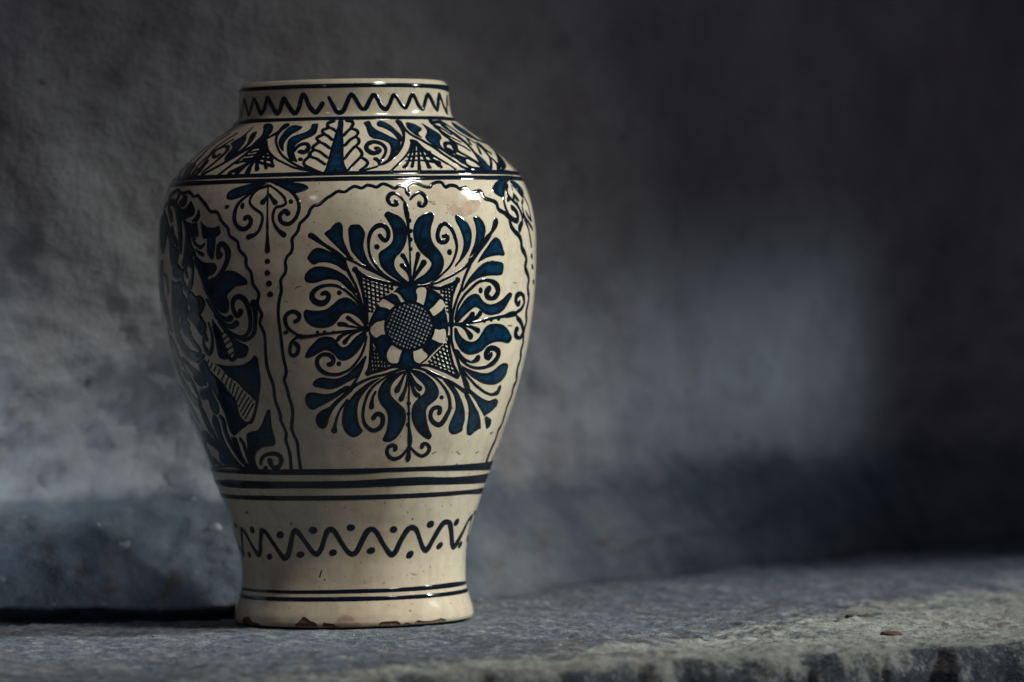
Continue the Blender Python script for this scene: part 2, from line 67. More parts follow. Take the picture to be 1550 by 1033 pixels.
["L","belly","hatching",0,[4584,4663,32,4200,4397,32,3821,4130,32]],["L","belly","hatching",0,[4410,4703,32,3995,4419,32,3593,4133,31]],["L","belly","hatching",0,[4224,4738,32,3825,4437,31,3404,4140,31]],["L","belly","hatching",0,[4039,4758,31,3632,4459,31,3209,4161,31]],["L","belly","hatching",0,[3861,4778,31,3449,4479,31,3015,4182,31]],["L","belly","hatching",0,[3666,4785,31,3247,4501,31,2856,4214,30]],["L","belly","hatching",0,[3451,4788,31,3068,4521,31,2690,4255,30]],["L","belly","hatching",0,[3217,4778,30,2888,4534,30,2549,4299,30]],["L","belly","hatching",0,[2978,4748,30,2706,4555,30,2435,4370,30]],["L","belly","hatching",0,[2680,4688,30,2521,4576,30,2360,4472,30]],["L","belly","ring",0,[5014,4451,51,4971,4344,51,4790,4248,51,4495,4173,49,4111,4126,47,3683,4112,46,3255,4132,45,2872,4183,45,2573,4261,45,2379,4360,45,2308,4467,46,2365,4574,46,2543,4670,46,2822,4744,46,3183,4791,46,3587,4806,45,4000,4787,45,4382,4735,45,4695,4657,47,4916,4559,49,5014,4451,50]],["L","belly","hatching",0,[885,5229,32,1021,5215,32,1129,5208,32]],["L","belly","hatching",0,[979,5161,32,1813,5084,32,2668,5005,32]],["L","belly","hatching",0,[1031,5095,32,1758,5024,32,2472,4959,32]],["L","belly","hatching",0,[1084,5028,32,1673,4974,32,2249,4920,32]],["L","belly","hatching",0,[1154,4964,32,1612,4919,32,2069,4879,32]],["L","belly","hatching",0,[1184,4900,32,1575,4861,32,1965,4825,32]],["L","belly","hatching",0,[1238,4833,32,1555,4806,32,1854,4778,32]],["L","belly","hatching",0,[1291,4767,32,1519,4746,32,1727,4726,32]],["L","belly","hatching",0,[1343,4702,32,1481,4689,32,1618,4677,32]],["L","belly","hatching",0,[2620,5072,33,2633,5032,33,2633,4998,33]],["L","belly","hatching",0,[2381,5090,32,2416,5022,32,2417,4955,32]],["L","belly","hatching",0,[2171,5099,32,2204,5005,32,2219,4918,32]],["L","belly","hatching",0,[1937,5117,32,1970,4983,32,2011,4848,32]],["L","belly","hatching",0,[1732,5133,32,1772,4946,32,1804,4758,32]],["L","belly","hatching",0,[1494,5151,32,1551,4916,32,1608,4681,32]],["L","belly","hatching",0,[1279,5181,32,1343,4933,32,1385,4684,32]],["L","belly","hatching",0,[1059,5211,32,1077,5104,32,1098,5004,32]],["L","belly","hatching",0,[6055,5052,31,6141,5049,31,6197,5047,31]],["L","belly","hatching",0,[5631,5025,31,5888,5007,31,6143,4996,31]],["L","belly","hatching",0,[5251,4990,31,5686,4972,31,6109,4952,31]],["L","belly","hatching",0,[5383,4935,31,5715,4919,31,6057,4900,31]],["L","belly","hatching",0,[5520,4876,31,5770,4865,31,5996,4854,31]],["L","belly","hatching",0,[5629,4820,31,5827,4809,31,5994,4804,31]],["L","belly","hatching",0,[5681,4768,31,5822,4761,31,5962,4756,31]],["L","belly","hatching",0,[5710,4714,31,5822,4709,31,5937,4704,31]],["L","belly","hatching",0,[5765,4664,31,5855,4655,31,5942,4650,31]],["L","belly","hatching",0,[6104,5058,37,6122,5018,37,6154,4977,37]],["L","belly","hatching",0,[5913,5041,37,5959,4940,37,6003,4839,37]],["L","belly","hatching",0,[5706,5025,36,5822,4822,37,5944,4619,37]],
["L","belly","hatching",0,[5518,5008,36,5564,4914,36,5608,4826,36]],["L","belly","hatching",0,[5322,4998,35,5357,4964,35,5360,4937,36]],["L","belly","hatching",0,[5782,4190,29,5903,4177,29,5985,4172,29]],["L","belly","hatching",0,[5608,4148,29,5834,4130,29,6074,4106,29]],["L","belly","hatching",0,[5467,4103,29,5837,4071,29,6185,4043,29]],["L","belly","hatching",0,[5286,4066,29,5778,4019,29,6276,3979,29]],["L","belly","hatching",0,[5141,4023,29,5769,3966,29,6401,3912,29]],["L","belly","hatching",0,[5004,3976,29,5770,3910,29,6562,3844,29]],["L","belly","hatching",0,[4852,3937,29,5742,3855,29,6698,3777,29]],["L","belly","hatching",0,[5902,4224,33,5973,4184,34,6029,4144,34]],["L","belly","hatching",0,[5729,4178,33,6074,3966,34,6438,3754,34]],["L","belly","hatching",0,[5556,4133,33,5851,3953,33,6137,3781,34]],["L","belly","hatching",0,[5389,4087,32,5609,3947,33,5847,3807,33]],["L","belly","hatching",0,[5230,4041,32,5387,3935,32,5544,3836,33]],["L","belly","hatching",0,[5043,3996,32,5161,3923,32,5260,3857,32]],["L","belly","hatching",0,[4907,3942,32,4952,3910,32,4974,3884,32]],["L","belly","hatching",0,[1555,4158,31,1655,4157,31,1730,4157,31]],["L","belly","hatching",0,[1545,4101,31,1695,4101,31,1846,4098,31]],["L","belly","hatching",0,[1534,4048,31,1787,4040,31,2015,4036,31]],["L","belly","hatching",0,[1524,3990,32,1880,3978,32,2211,3977,32]],["L","belly","hatching",0,[1489,3932,32,2024,3923,32,2542,3907,32]],["L","belly","hatching",0,[1454,3874,32,1864,3862,32,2277,3854,32]],["L","belly","hatching",0,[2379,3938,31,2386,3905,31,2412,3871,31]],["L","belly","hatching",0,[2200,3981,31,2220,3914,31,2260,3853,31]],["L","belly","hatching",0,[1990,4039,31,2051,3944,31,2085,3850,31]],["L","belly","hatching",0,[1783,4136,31,1842,3988,31,1910,3840,31]],["L","belly","hatching",0,[1585,4233,31,1671,4031,31,1759,3829,31]],["L","belly","hatching",0,[1504,4008,31,1549,3913,31,1583,3825,31]],["L","belly","stem",0,[746,5297,97,861,5268,66,1094,5214,61,1496,5164,55,1936,5123,55,2416,5091,55,2902,5070,55,3289,5058,56]],["L","belly","stem",0,[828,5263,66,989,5128,61,1118,4993,55,1214,4848,50,1312,4704,50,1344,4511,45]],["L","belly","stem",0,[6340,5115,101,6239,5091,73,5958,5054,65,5562,5022,69,5174,5000,56,4674,5031,55]],["L","belly","stem",0,[6281,5091,81,6137,4966,61,6030,4870,60,5989,4725,60,6002,4532,54]],["L","belly","stem",0,[5980,4290,53,6098,4096,59,6410,3900,59,6650,3801,65,6905,3702,85,6714,3703,56,6031,3776,50,5353,3839,51,4718,3882,46,4046,3868,47]],["L","belly","stem",0,[1554,4318,45,1522,4077,51,1489,3932,51,1419,3836,56,1347,3778,77,1567,3791,58,2229,3831,52,2783,3871,52,3352,3863,46]],
["L","belly","border_line",0,[-3141,2328,56,-3165,2456,56,-3145,2644,56,-3116,2782,57,-3308,2920,58,-3320,3028,55,-3158,3174,55,-3124,3302,56,-3224,3448,57,-3288,3585,57,-3387,3702,56,-3247,3789,54,-3213,3867,55,-3297,4041,56,-3318,4245,55,-3325,4390,55,-3357,4631,55,-3315,4805,55,-3195,4939,54,-3105,5015,54,-3116,5140,54,-3031,5207,53,-2880,5255,53,-2799,5331,54,-2828,5418,54,-2789,5465,53,-2679,5522,53,-2501,5569,53,-2424,5665,53,-2453,5742,53,-2381,5790,53,-2206,5846,53,-2102,5903,53,-2033,5980,53,-1827,6036,53,-1605,6102,53,-1488,6188,53,-1318,6235,53,-1043,6252,53,-873,6290,53,-634,6346,54,-392,6384,54,-80,6440,55,129,6434,55,338,6433,55,587,6480,54,802,6508,56,1012,6497,56,1220,6482,55,1477,6520,56,1725,6514,57,2004,6493,56,2308,6536,56,2523,6530,58,2763,6500,58,3003,6470,56,3244,6508,56,3457,6493,58,3637,6482,54,3814,6521,52,4064,6549,57,4361,6534,61,4678,6494,60,5025,6484,54,5188,6527,52,5548,6556,58,5830,6546,67,5967,6482,63,6296,6506,58,6680,6496,66,6899,6457,63,7194,6471,57,7430,6471,72,7622,6402,66,8035,6417,57,8394,6417,77,8573,6319,76,9073,6285,71,9477,6241,86,9558,6152,84,10057,6094,82,10459,6025,98,10585,5907,101,10966,5819,97,11412,5760,108,11695,5681,114,11810,5573,114,12276,5484,114,12469,5395,114,12255,5287,114,12778,5168,114,12960,5099,114,12820,4991,114,13182,4842,114,13097,4723,114,12992,4615,114,13295,4476,114,13098,4368,114,13081,4249,114,13251,4150,114,13043,4032,114,13327,3932,114,13124,3805,114,13168,3706,114,13561,3594,114,13152,3489,114,13356,3378,114,13098,3232,114,13163,3093,114,13344,2944,114,12971,2848,114,13007,2709,114,12691,2593,114,12539,2446,114,12622,2297,114]],["L","belly","border_line",0,[14777,2555,63,14179,2431,63,13759,2306,63]],["L","belly","border_line",0,[-3863,2348,58,-3813,2487,57,-3758,2635,58,-3866,2812,58,-3769,2930,58,-3984,3107,59,-3959,3196,59,-4132,3431,59,-4102,3626,59,-4334,3899,59,-4324,4122,58,-4273,4374,58,-4459,4539,59,-4368,4616,57,-4308,4674,58,-4517,4829,58,-4399,4973,58,-4687,5119,59,-4763,5284,59,-5024,5391,59,-5073,5517,59,-5447,5625,60,-5560,5741,59,-6042,5831,59,-6184,5938,61,-6628,6047,61,-6958,6175,56,-7505,6198,55,-7949,6298,62,-8585,6405,60,-8888,6441,56,-9135,6423,54,-9519,6465,57,-9932,6502,64,-10368,6480,81,-10785,6493,52,-11356,6531,63,-11788,6519,114,-12204,6493,114,-12619,6466,114]],["F","belly","leaf",1,[-3978,6580,-4684,6598,-5583,6563,-6395,6491,-6517,6395,-6206,6350,-5595,6379,-4928,6461,-4348,6544]],["F","belly","leaf",1,[-3868,6592,-3100,6608,-2067,6572,-1647,6517,-1786,6459,-2413,6421,-2931,6476,-3484,6548]],["L","belly","scroll",0,[-4034,6552,41,-4632,6498,49,-5150,6407,56,-5637,6282,70,-5786,6109,76,-5618,5983,75,-5243,5922,77,-4887,5954,85,-4741,6039,82,-4912,6104,66,-5090,6081,84]],["L","belly","scroll",0,[-3836,6550,41,-4171,6523,41,-4579,6483,42,-4863,6402,55,-4882,6296,50,-4549,6212,46,-4164,6143,47,-4072,6060,50,-4206,5929,56,-4452,5844,59,-4876,5805,96]],
["L","belly","scroll",0,[-3832,6545,35,-3360,6469,40,-2944,6370,45,-2827,6283,48,-3052,6241,48,-3324,6228,49,-3474,6152,49,-3467,6031,48,-3232,5910,57,-2890,5826,94]],["L","belly","scroll",0,[-3494,6562,37,-3013,6525,46,-2409,6410,55,-2103,6259,62,-2212,6086,63,-2593,5983,67,-2984,6009,67,-3112,6102,71,-2859,6172,69,-2693,6137,87]],["L","belly","stamen",0,[-3962,6561,32,-3865,6338,38,-3804,6135,32,-3789,5947,49,-3785,5885,43,-3784,5750,61,-3795,5606,96]],["L","belly","stamen",0,[-4122,6310,101,-3989,6358,64,-3825,6415,49,-3649,6365,56,-3417,6296,88]],["F","belly","dot",0,[-6195,6272,-6168,6256,-6188,6239,-6247,6226,-6331,6220,-6417,6224,-6482,6236,-6508,6252,-6490,6269,-6430,6282,-6346,6288,-6260,6284]],["F","belly","dot",0,[-5187,6254,-5214,6229,-5273,6212,-5348,6209,-5418,6219,-5466,6241,-5479,6268,-5454,6293,-5397,6309,-5322,6313,-5250,6303,-5200,6281]],["F","belly","dot",0,[-2403,6303,-2418,6284,-2468,6270,-2538,6265,-2611,6271,-2667,6285,-2691,6305,-2677,6324,-2628,6338,-2557,6343,-2483,6337,-2427,6322]],["F","belly","dot",0,[-3642,5443,-3666,5422,-3727,5406,-3811,5401,-3893,5407,-3953,5423,-3974,5445,-3950,5467,-3888,5482,-3804,5487,-3722,5481,-3663,5465]],["F","belly","dot",0,[-3648,5272,-3676,5249,-3744,5233,-3834,5227,-3922,5234,-3984,5251,-4003,5274,-3975,5297,-3907,5313,-3818,5319,-3730,5313,-3668,5295]],["F","belly","dot",0,[-3592,5119,-3622,5095,-3693,5078,-3787,5072,-3879,5079,-3943,5096,-3962,5121,-3932,5145,-3860,5162,-3766,5168,-3675,5161,-3612,5143]],["F","belly","dot",0,[-3563,4960,-3594,4936,-3666,4919,-3760,4913,-3852,4919,-3916,4937,-3935,4962,-3904,4985,-3831,5003,-3736,5009,-3645,5002,-3582,4984]],["F","belly","leaf",1,[9368,6447,9891,6547,10535,6598,11230,6615,11752,6591,11064,6530,10609,6459,10279,6330,9926,6334,9567,6378]],["F","belly","leaf",1,[11705,6581,12439,6584,13101,6526,13482,6448,13300,6377,12989,6356,12816,6405,12446,6454,11929,6502]],["L","belly","scroll",0,[10983,6529,66,10468,6419,65,10241,6290,66,10272,6172,77,10485,6055,95,10936,5996,95,11318,5986,98,11482,6065,124,11258,6144,110,10954,6178,102]],["L","belly","scroll",0,[11192,6520,63,10836,6420,63,10966,6331,75,11441,6253,75,11822,6175,75,12024,6066,75,12004,5967,87,11772,5918,111,11556,5868,124]],["L","belly","scroll",0,[11874,6512,39,12314,6424,51,12731,6355,63,12754,6296,63,12373,6225,63,12395,6106,63,12683,6008,75,13754,5861,75]],["L","belly","scroll",0,[12289,6513,39,12614,6415,39,13181,6337,63,13572,6209,63,13642,6070,63,13719,5990,63,13132,6048,75,12882,6117,75]],["L","belly","stamen",0,[11683,6511,39,11617,6392,39,11858,6194,39,12519,5968,75,12876,5870,75,13160,5731,75,13419,5613,87]],["L","belly","stamen",0,[11381,6302,75,11621,6362,78,11990,6294,75]],["F","belly","dot",0,[13788,5457,13807,5432,13747,5413,13630,5405,13494,5411,13374,5428,13299,5452,13285,5477,13333,5496,13434,5503,13567,5498,13698,5481]],
["F","belly","dot",0,[13951,5297,13983,5272,13930,5254,13807,5246,13654,5252,13515,5270,13426,5294,13409,5319,13463,5338,13574,5345,13714,5339,13850,5322]],["F","belly","dot",0,[14514,5067,14518,5045,14420,5028,14261,5023,14094,5029,13961,5045,13889,5068,13889,5090,13960,5106,14091,5112,14253,5106,14411,5090]],["F","belly","dot",0,[10979,6301,10903,6279,10790,6263,10669,6257,10572,6262,10523,6279,10535,6301,10607,6323,10721,6340,10846,6346,10947,6340,10995,6324]],["F","belly","leaf",0,[-10783,6317,-10040,6254,-9616,6300,-9389,6366,-9056,6315,-8760,6216,-8876,6139,-9343,6103,-9584,6075,-8931,6032,-8528,6040,-8390,5961,-8313,5873,-8413,5815,-8697,5836,-9070,5916,-8987,5819,-8811,5701,-8484,5582,-8774,5525,-9143,5429,-9339,5352,-9592,5392,-9709,5510,-9621,5666,-9547,5802,-9658,5959,-10124,6137]],["L","belly","stamen",0,[-8455,6195,66,-8442,6136,108,-8610,6089,98,-8886,6061,55]],["L","belly","stamen",0,[-10256,6441,90,-10194,6382,119,-10570,6335,86]],["L","belly","stamen",0,[-9955,6409,88,-9966,6341,124,-10350,6305,77]],["L","belly","stamen",0,[-11075,6485,90,-10938,6416,90,-11248,6359,90]],["F","belly","leaf",1,[-8210,6067,-8033,6027,-7657,5976,-7212,5959,-6794,5980,-6694,5931,-6642,5892,-6726,5845,-6953,5807,-7000,5730,-7058,5614,-7115,5518,-7261,5479,-7452,5509,-7643,5578,-7681,5695,-7676,5792,-7931,5793,-8102,5891]],["L","belly","stamen",0,[-8806,5779,60,-8525,5709,72,-8148,5668,67,-7830,5715,50]],["L","belly","stamen",0,[-8533,5641,38,-8264,5591,66,-7950,5560,75]],["F","belly","leaf",1,[-8597,5573,-8167,5493,-7757,5448,-7217,5445,-6939,5400,-6946,5333,-7198,5266,-7602,5229,-7471,5189,-7039,5188,-6649,5244,-6318,5320,-5973,5323,-5642,5298,-5289,5238,-5025,5179,-5044,5111,-5372,5093,-5750,5076,-6069,5019,-6359,4952,-6265,4855,-6356,4729,-6554,4691,-6873,4702,-7184,4751,-7539,4840,-7784,4957,-8032,5075,-8241,5192,-8458,5329,-8726,5447]],["L","belly","scroll",0,[-6650,5554,86,-6811,5535,115,-6826,5613,89,-6774,5680,100,-6546,5713,93,-6286,5658,112,-6164,5571,117,-6215,5474,100,-6399,5379,90,-6682,5283,79,-7027,5217,57,-7471,5189,42]],["L","belly","stamen",0,[-6274,4622,105,-6511,4604,83,-6816,4634,66,-7154,4712,62,-7456,4801,56,-7713,4899,49]],["L","belly","stamen",0,[-5922,4544,107,-6210,4506,92,-6524,4511,77,-6901,4576,61,-7316,4684,55,-7616,4782,57,-7873,4889,59]],["L","belly","scroll",0,[-5581,4717,106,-5685,4669,82,-5899,4670,95,-6055,4767,84,-6046,4854,90,-5896,4912,84,-5592,4935,94,-5277,4890,106,-5103,4793,93,-5019,4676,86,-5030,4560,77,-5118,4464,75,-5371,4377,62,-5732,4344,55,-6159,4370,61,-6572,4439,59,-6969,4547,54,-7376,4664,55]],["L","belly","scroll",0,[-4733,4830,136,-4681,4733,91,-4702,4617,76,-4774,4501,75,-4905,4395,73,-5186,4328,67,-5540,4300,68,-5871,4330,76,-6282,4389,64,-6699,4458,66]],["F","belly","leaf",0,[-7603,4626,-7445,4567,-7206,4489,-7025,4401,-7026,4332,-6937,4254,-6849,4176,-6764,4098,-6713,4040,-6981,4011,-7331,4016,-7605,4060,-7675,4158,-7678,4275,-7730,4402,-7731,4529]],
["F","belly","leaf",0,[-7366,4606,-6983,4527,-6526,4438,-6261,4350,-5861,4272,-5492,4232,-5348,4183,-5430,4115,-5596,4057,-5882,4029,-6201,4029,-6441,4020,-6506,4059,-6384,4098,-6422,4176,-6462,4254,-6596,4332,-6826,4410,-7059,4488]],["L","belly","rung",0,[-7032,4391,31,-6765,4429,31]],["L","belly","rung",0,[-6991,4313,31,-6670,4361,31]],["L","belly","rung",0,[-6903,4235,31,-6529,4293,31]],["L","belly","rung",0,[-6816,4157,30,-6395,4214,30]],["L","belly","rung",0,[-6730,4079,30,-6363,4127,30]],["L","belly","stamen",0,[-6802,4049,85,-6591,4010,71,-6333,4039,67]],["F","belly","leaf",1,[-8585,4089,-8110,3991,-7709,3952,-7105,3928,-6466,3927,-5898,3941,-5464,3989,-5170,4047,-5069,4076,-4875,4046,-4829,3978,-4832,3900,-4820,3783,-4858,3666,-4994,3549,-5233,3432,-5417,3383,-5528,3413,-5787,3482,-6097,3550,-6353,3629,-6586,3688,-6936,3737,-7193,3786,-7478,3864,-7838,3933,-8224,3991]],["F","belly","leaf",1,[-8898,4030,-8611,3962,-8479,3874,-8211,3805,-7897,3737,-7594,3668,-7341,3570,-7165,3501,-6938,3433,-6883,3354,-6907,3255,-6828,3157,-6536,3098,-6352,3079,-6527,3029,-6986,2979,-7510,2909,-7937,2878,-8161,2927,-8220,3026,-8226,3155,-8324,3273,-8492,3391,-8660,3509,-8871,3608,-9132,3686,-9410,3764,-9529,3863,-9519,3961]],["L","belly","rung",0,[-8684,3952,35,-8446,4001,34]],["L","belly","rung",0,[-8455,3893,35,-8210,3952,34]],["L","belly","rung",0,[-8163,3844,35,-7914,3913,34]],["L","belly","rung",0,[-7881,3795,34,-7639,3864,33]],["L","belly","rung",0,[-7643,3717,33,-7318,3815,32]],["L","belly","rung",0,[-7468,3639,32,-7069,3756,31]],["L","belly","rung",0,[-7221,3580,33,-6865,3707,32]],["L","belly","rung",0,[-7099,3511,32,-6666,3658,31]],["L","belly","rung",0,[-6965,3452,31,-6471,3609,30]],["L","belly","rung",0,[-6897,3383,30,-6231,3560,28]],["L","belly","rung",0,[-6828,3315,29,-6053,3501,28]],["L","belly","rung",0,[-6761,3246,28,-5866,3452,27]],["L","belly","rung",0,[-6681,3187,28,-5716,3413,27]],["L","belly","rung",0,[-6535,3138,28,-5624,3364,27]],["L","belly","stem",0,[-5278,3432,51,-5552,3295,52,-5824,3177,63,-6132,3089,57,-6471,3069,46]],["F","belly","leaf",1,[-4792,3265,-4567,3265,-4598,3177,-4641,3079,-4662,2961,-4589,2842,-4678,2754,-5005,2724,-5474,2714,-5881,2684,-6293,2624,-6527,2544,-6567,2445,-6397,2366,-7132,2364,-7368,2443,-7186,2543,-7074,2642,-6934,2761,-6802,2880,-6562,2930,-6212,2950,-5772,2970,-5370,3059,-5057,3177]],["L","belly","scroll",0,[-5363,2506,98,-5342,2437,86,-5112,2407,76,-4722,2427,67,-4486,2507,74,-4515,2576,82,-4829,2610,78,-5237,2610,72,-5690,2585,61,-6045,2525,62,-6202,2456,55]],["F","belly","dot",0,[-5639,2397,-5696,2377,-5798,2362,-5918,2357,-6025,2362,-6088,2376,-6089,2396,-6030,2416,-5926,2431,-5807,2436,-5703,2431,-5642,2417]],["F","belly","leaf",0,[-8238,2857,-7786,2859,-7647,2799,-7646,2700,-7618,2581,-7422,2482,-7168,2414,-7648,2432,-8004,2520,-8229,2639,-8314,2758]],["L","belly","stem",0,[-7366,2820,82,-7229,2761,81,-7213,2632,80,-7177,2513,81,-7042,2414,80]],
["L","belly","stem",0,[-8683,3154,94,-8517,3104,116,-8615,2995,117,-8603,2876,118,-8473,2747,105,-8225,2609,91,-7862,2491,86,-7424,2413,81]],["F","belly","leaf",0,[-9525,3191,-9177,3182,-8975,3113,-8991,3014,-9034,2875,-8930,2736,-8675,2598,-8277,2490,-7939,2421,-8588,2449,-9159,2556,-9505,2694,-9688,2832,-9788,2971,-9835,3070]],["F","belly","leaf",0,[-10106,3565,-9274,3607,-8868,3647,-8811,3568,-8704,3450,-8563,3352,-8619,3253,-8942,3192,-9328,3211,-9548,3310,-9548,3409,-10014,3407,-10275,3466]],["L","belly","stem",0,[-10567,3266,90,-10378,3148,119,-10273,3009,124,-10058,2851,124,-9673,2693,124,-9159,2556,101,-8588,2449,70]],["F","belly","leaf",0,[-10536,3465,-10404,3386,-10443,3247,-10320,3108,-10104,2950,-9890,2792,-10608,2908,-10937,3066,-10987,3225,-11030,3364]],["F","belly","leaf",0,[-12244,2939,-11339,2964,-10810,2907,-10278,2810,-9732,2673,-10789,2747,-11775,2762,-12820,2695,-13013,2774]],["L","belly","stem",0,[-11418,2784,119,-10789,2747,119,-10033,2632,116,-9377,2505,101,-8637,2429,88]],["F","belly","leaf",0,[-10351,2620,-10137,2571,-9546,2504,-8919,2437,-9611,2424,-10460,2450,-10721,2518]],["L","belly","stem",0,[-13269,2361,65,-10720,2408,52,-9132,2416,54,-7865,2392,52,-6988,2374,50]],["F","belly","leaf",0,[-13142,3234,-12709,3156,-12298,3009,-12249,2859,-12145,2720,-11856,2561,-11752,2422,-12743,2395,-13069,2613,-13435,2831,-13922,3049]],["L","belly","stem",0,[-12955,6311,119,-12415,6366,124,-11394,6341,120,-10635,6238,124,-10237,6099,124,-10060,5922,124,-10094,5775,124,-9968,5628,109]],["L","belly","stem",0,[-12131,6286,90,-11560,6185,124,-11248,6104,124]],["L","belly","stem",0,[-12914,6212,119,-12065,6079,124,-11605,5949,124,-11241,5810,124]],["F","belly","leaf",0,[-11168,6026,-10758,5925,-10548,5778,-10808,5651,-11252,5653,-11428,5782,-11390,5929]],["F","belly","leaf",0,[-11335,5712,-10181,5649,-10206,5482,-10447,5395,-10854,5387,-11196,5456]],["L","belly","stem",0,[-9464,5967,73,-9169,5820,95,-9235,5674,96,-9441,5548,97,-9720,5432,100]],["F","belly","leaf",0,[-11238,5191,-10656,5160,-10169,5189,-10002,5120,-9961,4992,-9939,4845,-10467,4748,-10681,4630,-10954,4512,-10916,4374,-10507,4256,-10013,4167,-9427,4128,-8705,4089,-8986,4011,-9519,3961,-10057,3990,-10690,4048,-11221,4156,-11638,4304,-11723,4472,-11581,4650,-11535,4847,-11393,5044]],["F","belly","leaf",0,[-12860,5441,-12188,5321,-11685,5241,-11700,5044,-12071,4946,-12103,5084,-12398,5243]],["F","belly","leaf",0,[-12876,5046,-12497,4927,-12108,4748,-12083,4570,-12116,4402,-12685,4451,-12881,4649,-13147,4847]],["F","belly","flower",0,[-9551,4991,-9202,5029,-8971,5009,-8767,4960,-8419,4969,-8121,4919,-8002,4841,-8213,4744,-8486,4667,-8309,4608,-8140,4549,-8173,4451,-8528,4373,-8865,4393,-9092,4472,-9346,4531,-9609,4590,-9711,4688,-9371,4785,-9662,4845]],["L","belly","stem",0,[-9802,5334,80,-9883,5188,124,-9683,5080,124,-9448,5040,75,-9144,5117,111,-8896,5234,90,-8790,5389,90,-8893,5506,69]],["L","belly","stamen",0,[-9532,5353,99,-9375,5255,98]],
["L","belly","stem",0,[-10898,4492,105,-10256,4590,68,-9820,4531,124,-10219,4453,124,-9831,4354,124,-9536,4256,124,-9126,4158,114]],["L","belly","stem",0,[-8566,4334,88,-8666,4236,91,-8511,4158,109,-8339,4099,80,-8035,4177,96,-7866,4304,81,-7849,4451,62,-7925,4548,62]],["L","belly","stamen",0,[-8356,4373,87,-8297,4314,86]],["F","belly","leaf",0,[-12526,4402,-12108,4303,-11749,4155,-11439,4007,-11130,3879,-10658,3762,-11225,3800,-11850,3977,-12323,4174,-12580,4332]],["F","belly","leaf",0,[-12902,4003,-12355,3856,-11749,3659,-11184,3502,-10710,3405,-10756,3266,-11458,3302,-12229,3478,-12711,3695,-13016,3893]],["L","belly","stem",0,[-11234,4008,119,-10539,3901,119,-10115,3783,124,-9660,3665,124]],["L","belly","stem",0,[-10372,3901,83,-9773,3803,104,-9303,3666,100]],["F","belly","leaf",1,[-13647,6117,-12914,6212,-12022,6128,-11698,5930,-11852,5714,-12374,5578,-12954,5659,-13395,5888]],["F","belly","leaf",1,[-13214,5462,-12532,5510,-12293,5391,-12548,5144,-12701,4897,-12667,4669,-13277,4708,-13533,4947,-13537,5195]],["F","belly","leaf",1,[-11152,6280,-10417,6198,-9960,6019,-9750,5823,-9836,5579,-10181,5649,-10338,5874,-10602,6071]],["F","belly","leaf",1,[-10755,5475,-10071,5413,-9808,5315,-10161,5198,-10770,5220,-11045,5319]],["F","belly","leaf",1,[-12993,4510,-12613,4372,-12522,4203,-12276,4005,-11922,3828,-12543,3845,-13091,4003,-13448,4201]],["F","belly","leaf",1,[-13521,3662,-12762,3556,-12329,3398,-11826,3241,-11618,3062,-12107,3070,-12737,3236,-13494,3422]],["F","belly","leaf",1,[-9969,3862,-9345,3804,-9132,3686,-9706,3606,-10245,3644,-10528,3742]],["F","belly","leaf",1,[-10484,4993,-9776,4962,-9595,4747,-9865,4551,-9561,4403,-10139,4344,-10618,4453,-10596,4699]],["F","belly","leaf",1,[-9433,5606,-9070,5527,-8786,5428,-8912,5351,-9269,5410,-9446,5509]],["F","belly","leaf",1,[-10512,5140,-11078,5073,-11246,4925,-10913,4807,-10420,4895,-10284,5042]],["F","belly","leaf",1,[-11177,3860,-10704,3742,-10425,3604,-10328,3446,-10724,3494,-11053,3642]],["F","belly","leaf",1,[-10349,3188,-10088,3069,-9848,2921,-9752,2752,-10212,2830,-10525,2988]],["F","belly","leaf",0,[-9144,5956,-8768,5895,-8522,5797,-8690,5759,-8987,5819]],["F","belly","leaf",0,[-7965,5978,-7542,5908,-7198,5886,-7187,5789,-7529,5830,-7893,5890]],["F","belly","leaf",0,[-14169,5195,-13462,5046,-13103,4867,-13805,4867,-14343,4996]],["F","belly","leaf",0,[-10569,5866,-10315,5767,-10252,5669,-10557,5689]],["F","belly","leaf",0,[-8899,4745,-8529,4686,-8293,4627,-8650,4608,-8912,4648]],["F","belly","leaf",0,[-8134,5192,-7857,5113,-7571,4976,-7234,4858,-7439,4839,-7847,4938,-8144,5065]],["F","belly","leaf",0,[-9857,4335,-9292,4237,-8884,4148,-9268,4148,-9784,4227]],["F","belly","leaf",0,[-9393,3547,-8959,3489,-8648,3411,-9019,3390,-9417,3468]],["F","belly","leaf",0,[-11831,3858,-11175,3780,-10850,3682,-11347,3681,-11777,3759]],["F","belly","leaf",0,[-10828,2847,-10385,2749,-9907,2672,-10379,2640,-10947,2707]],["F","belly","leaf",0,[-11576,2563,-10954,2487,-10329,2430,-11264,2415,-11768,2472]],
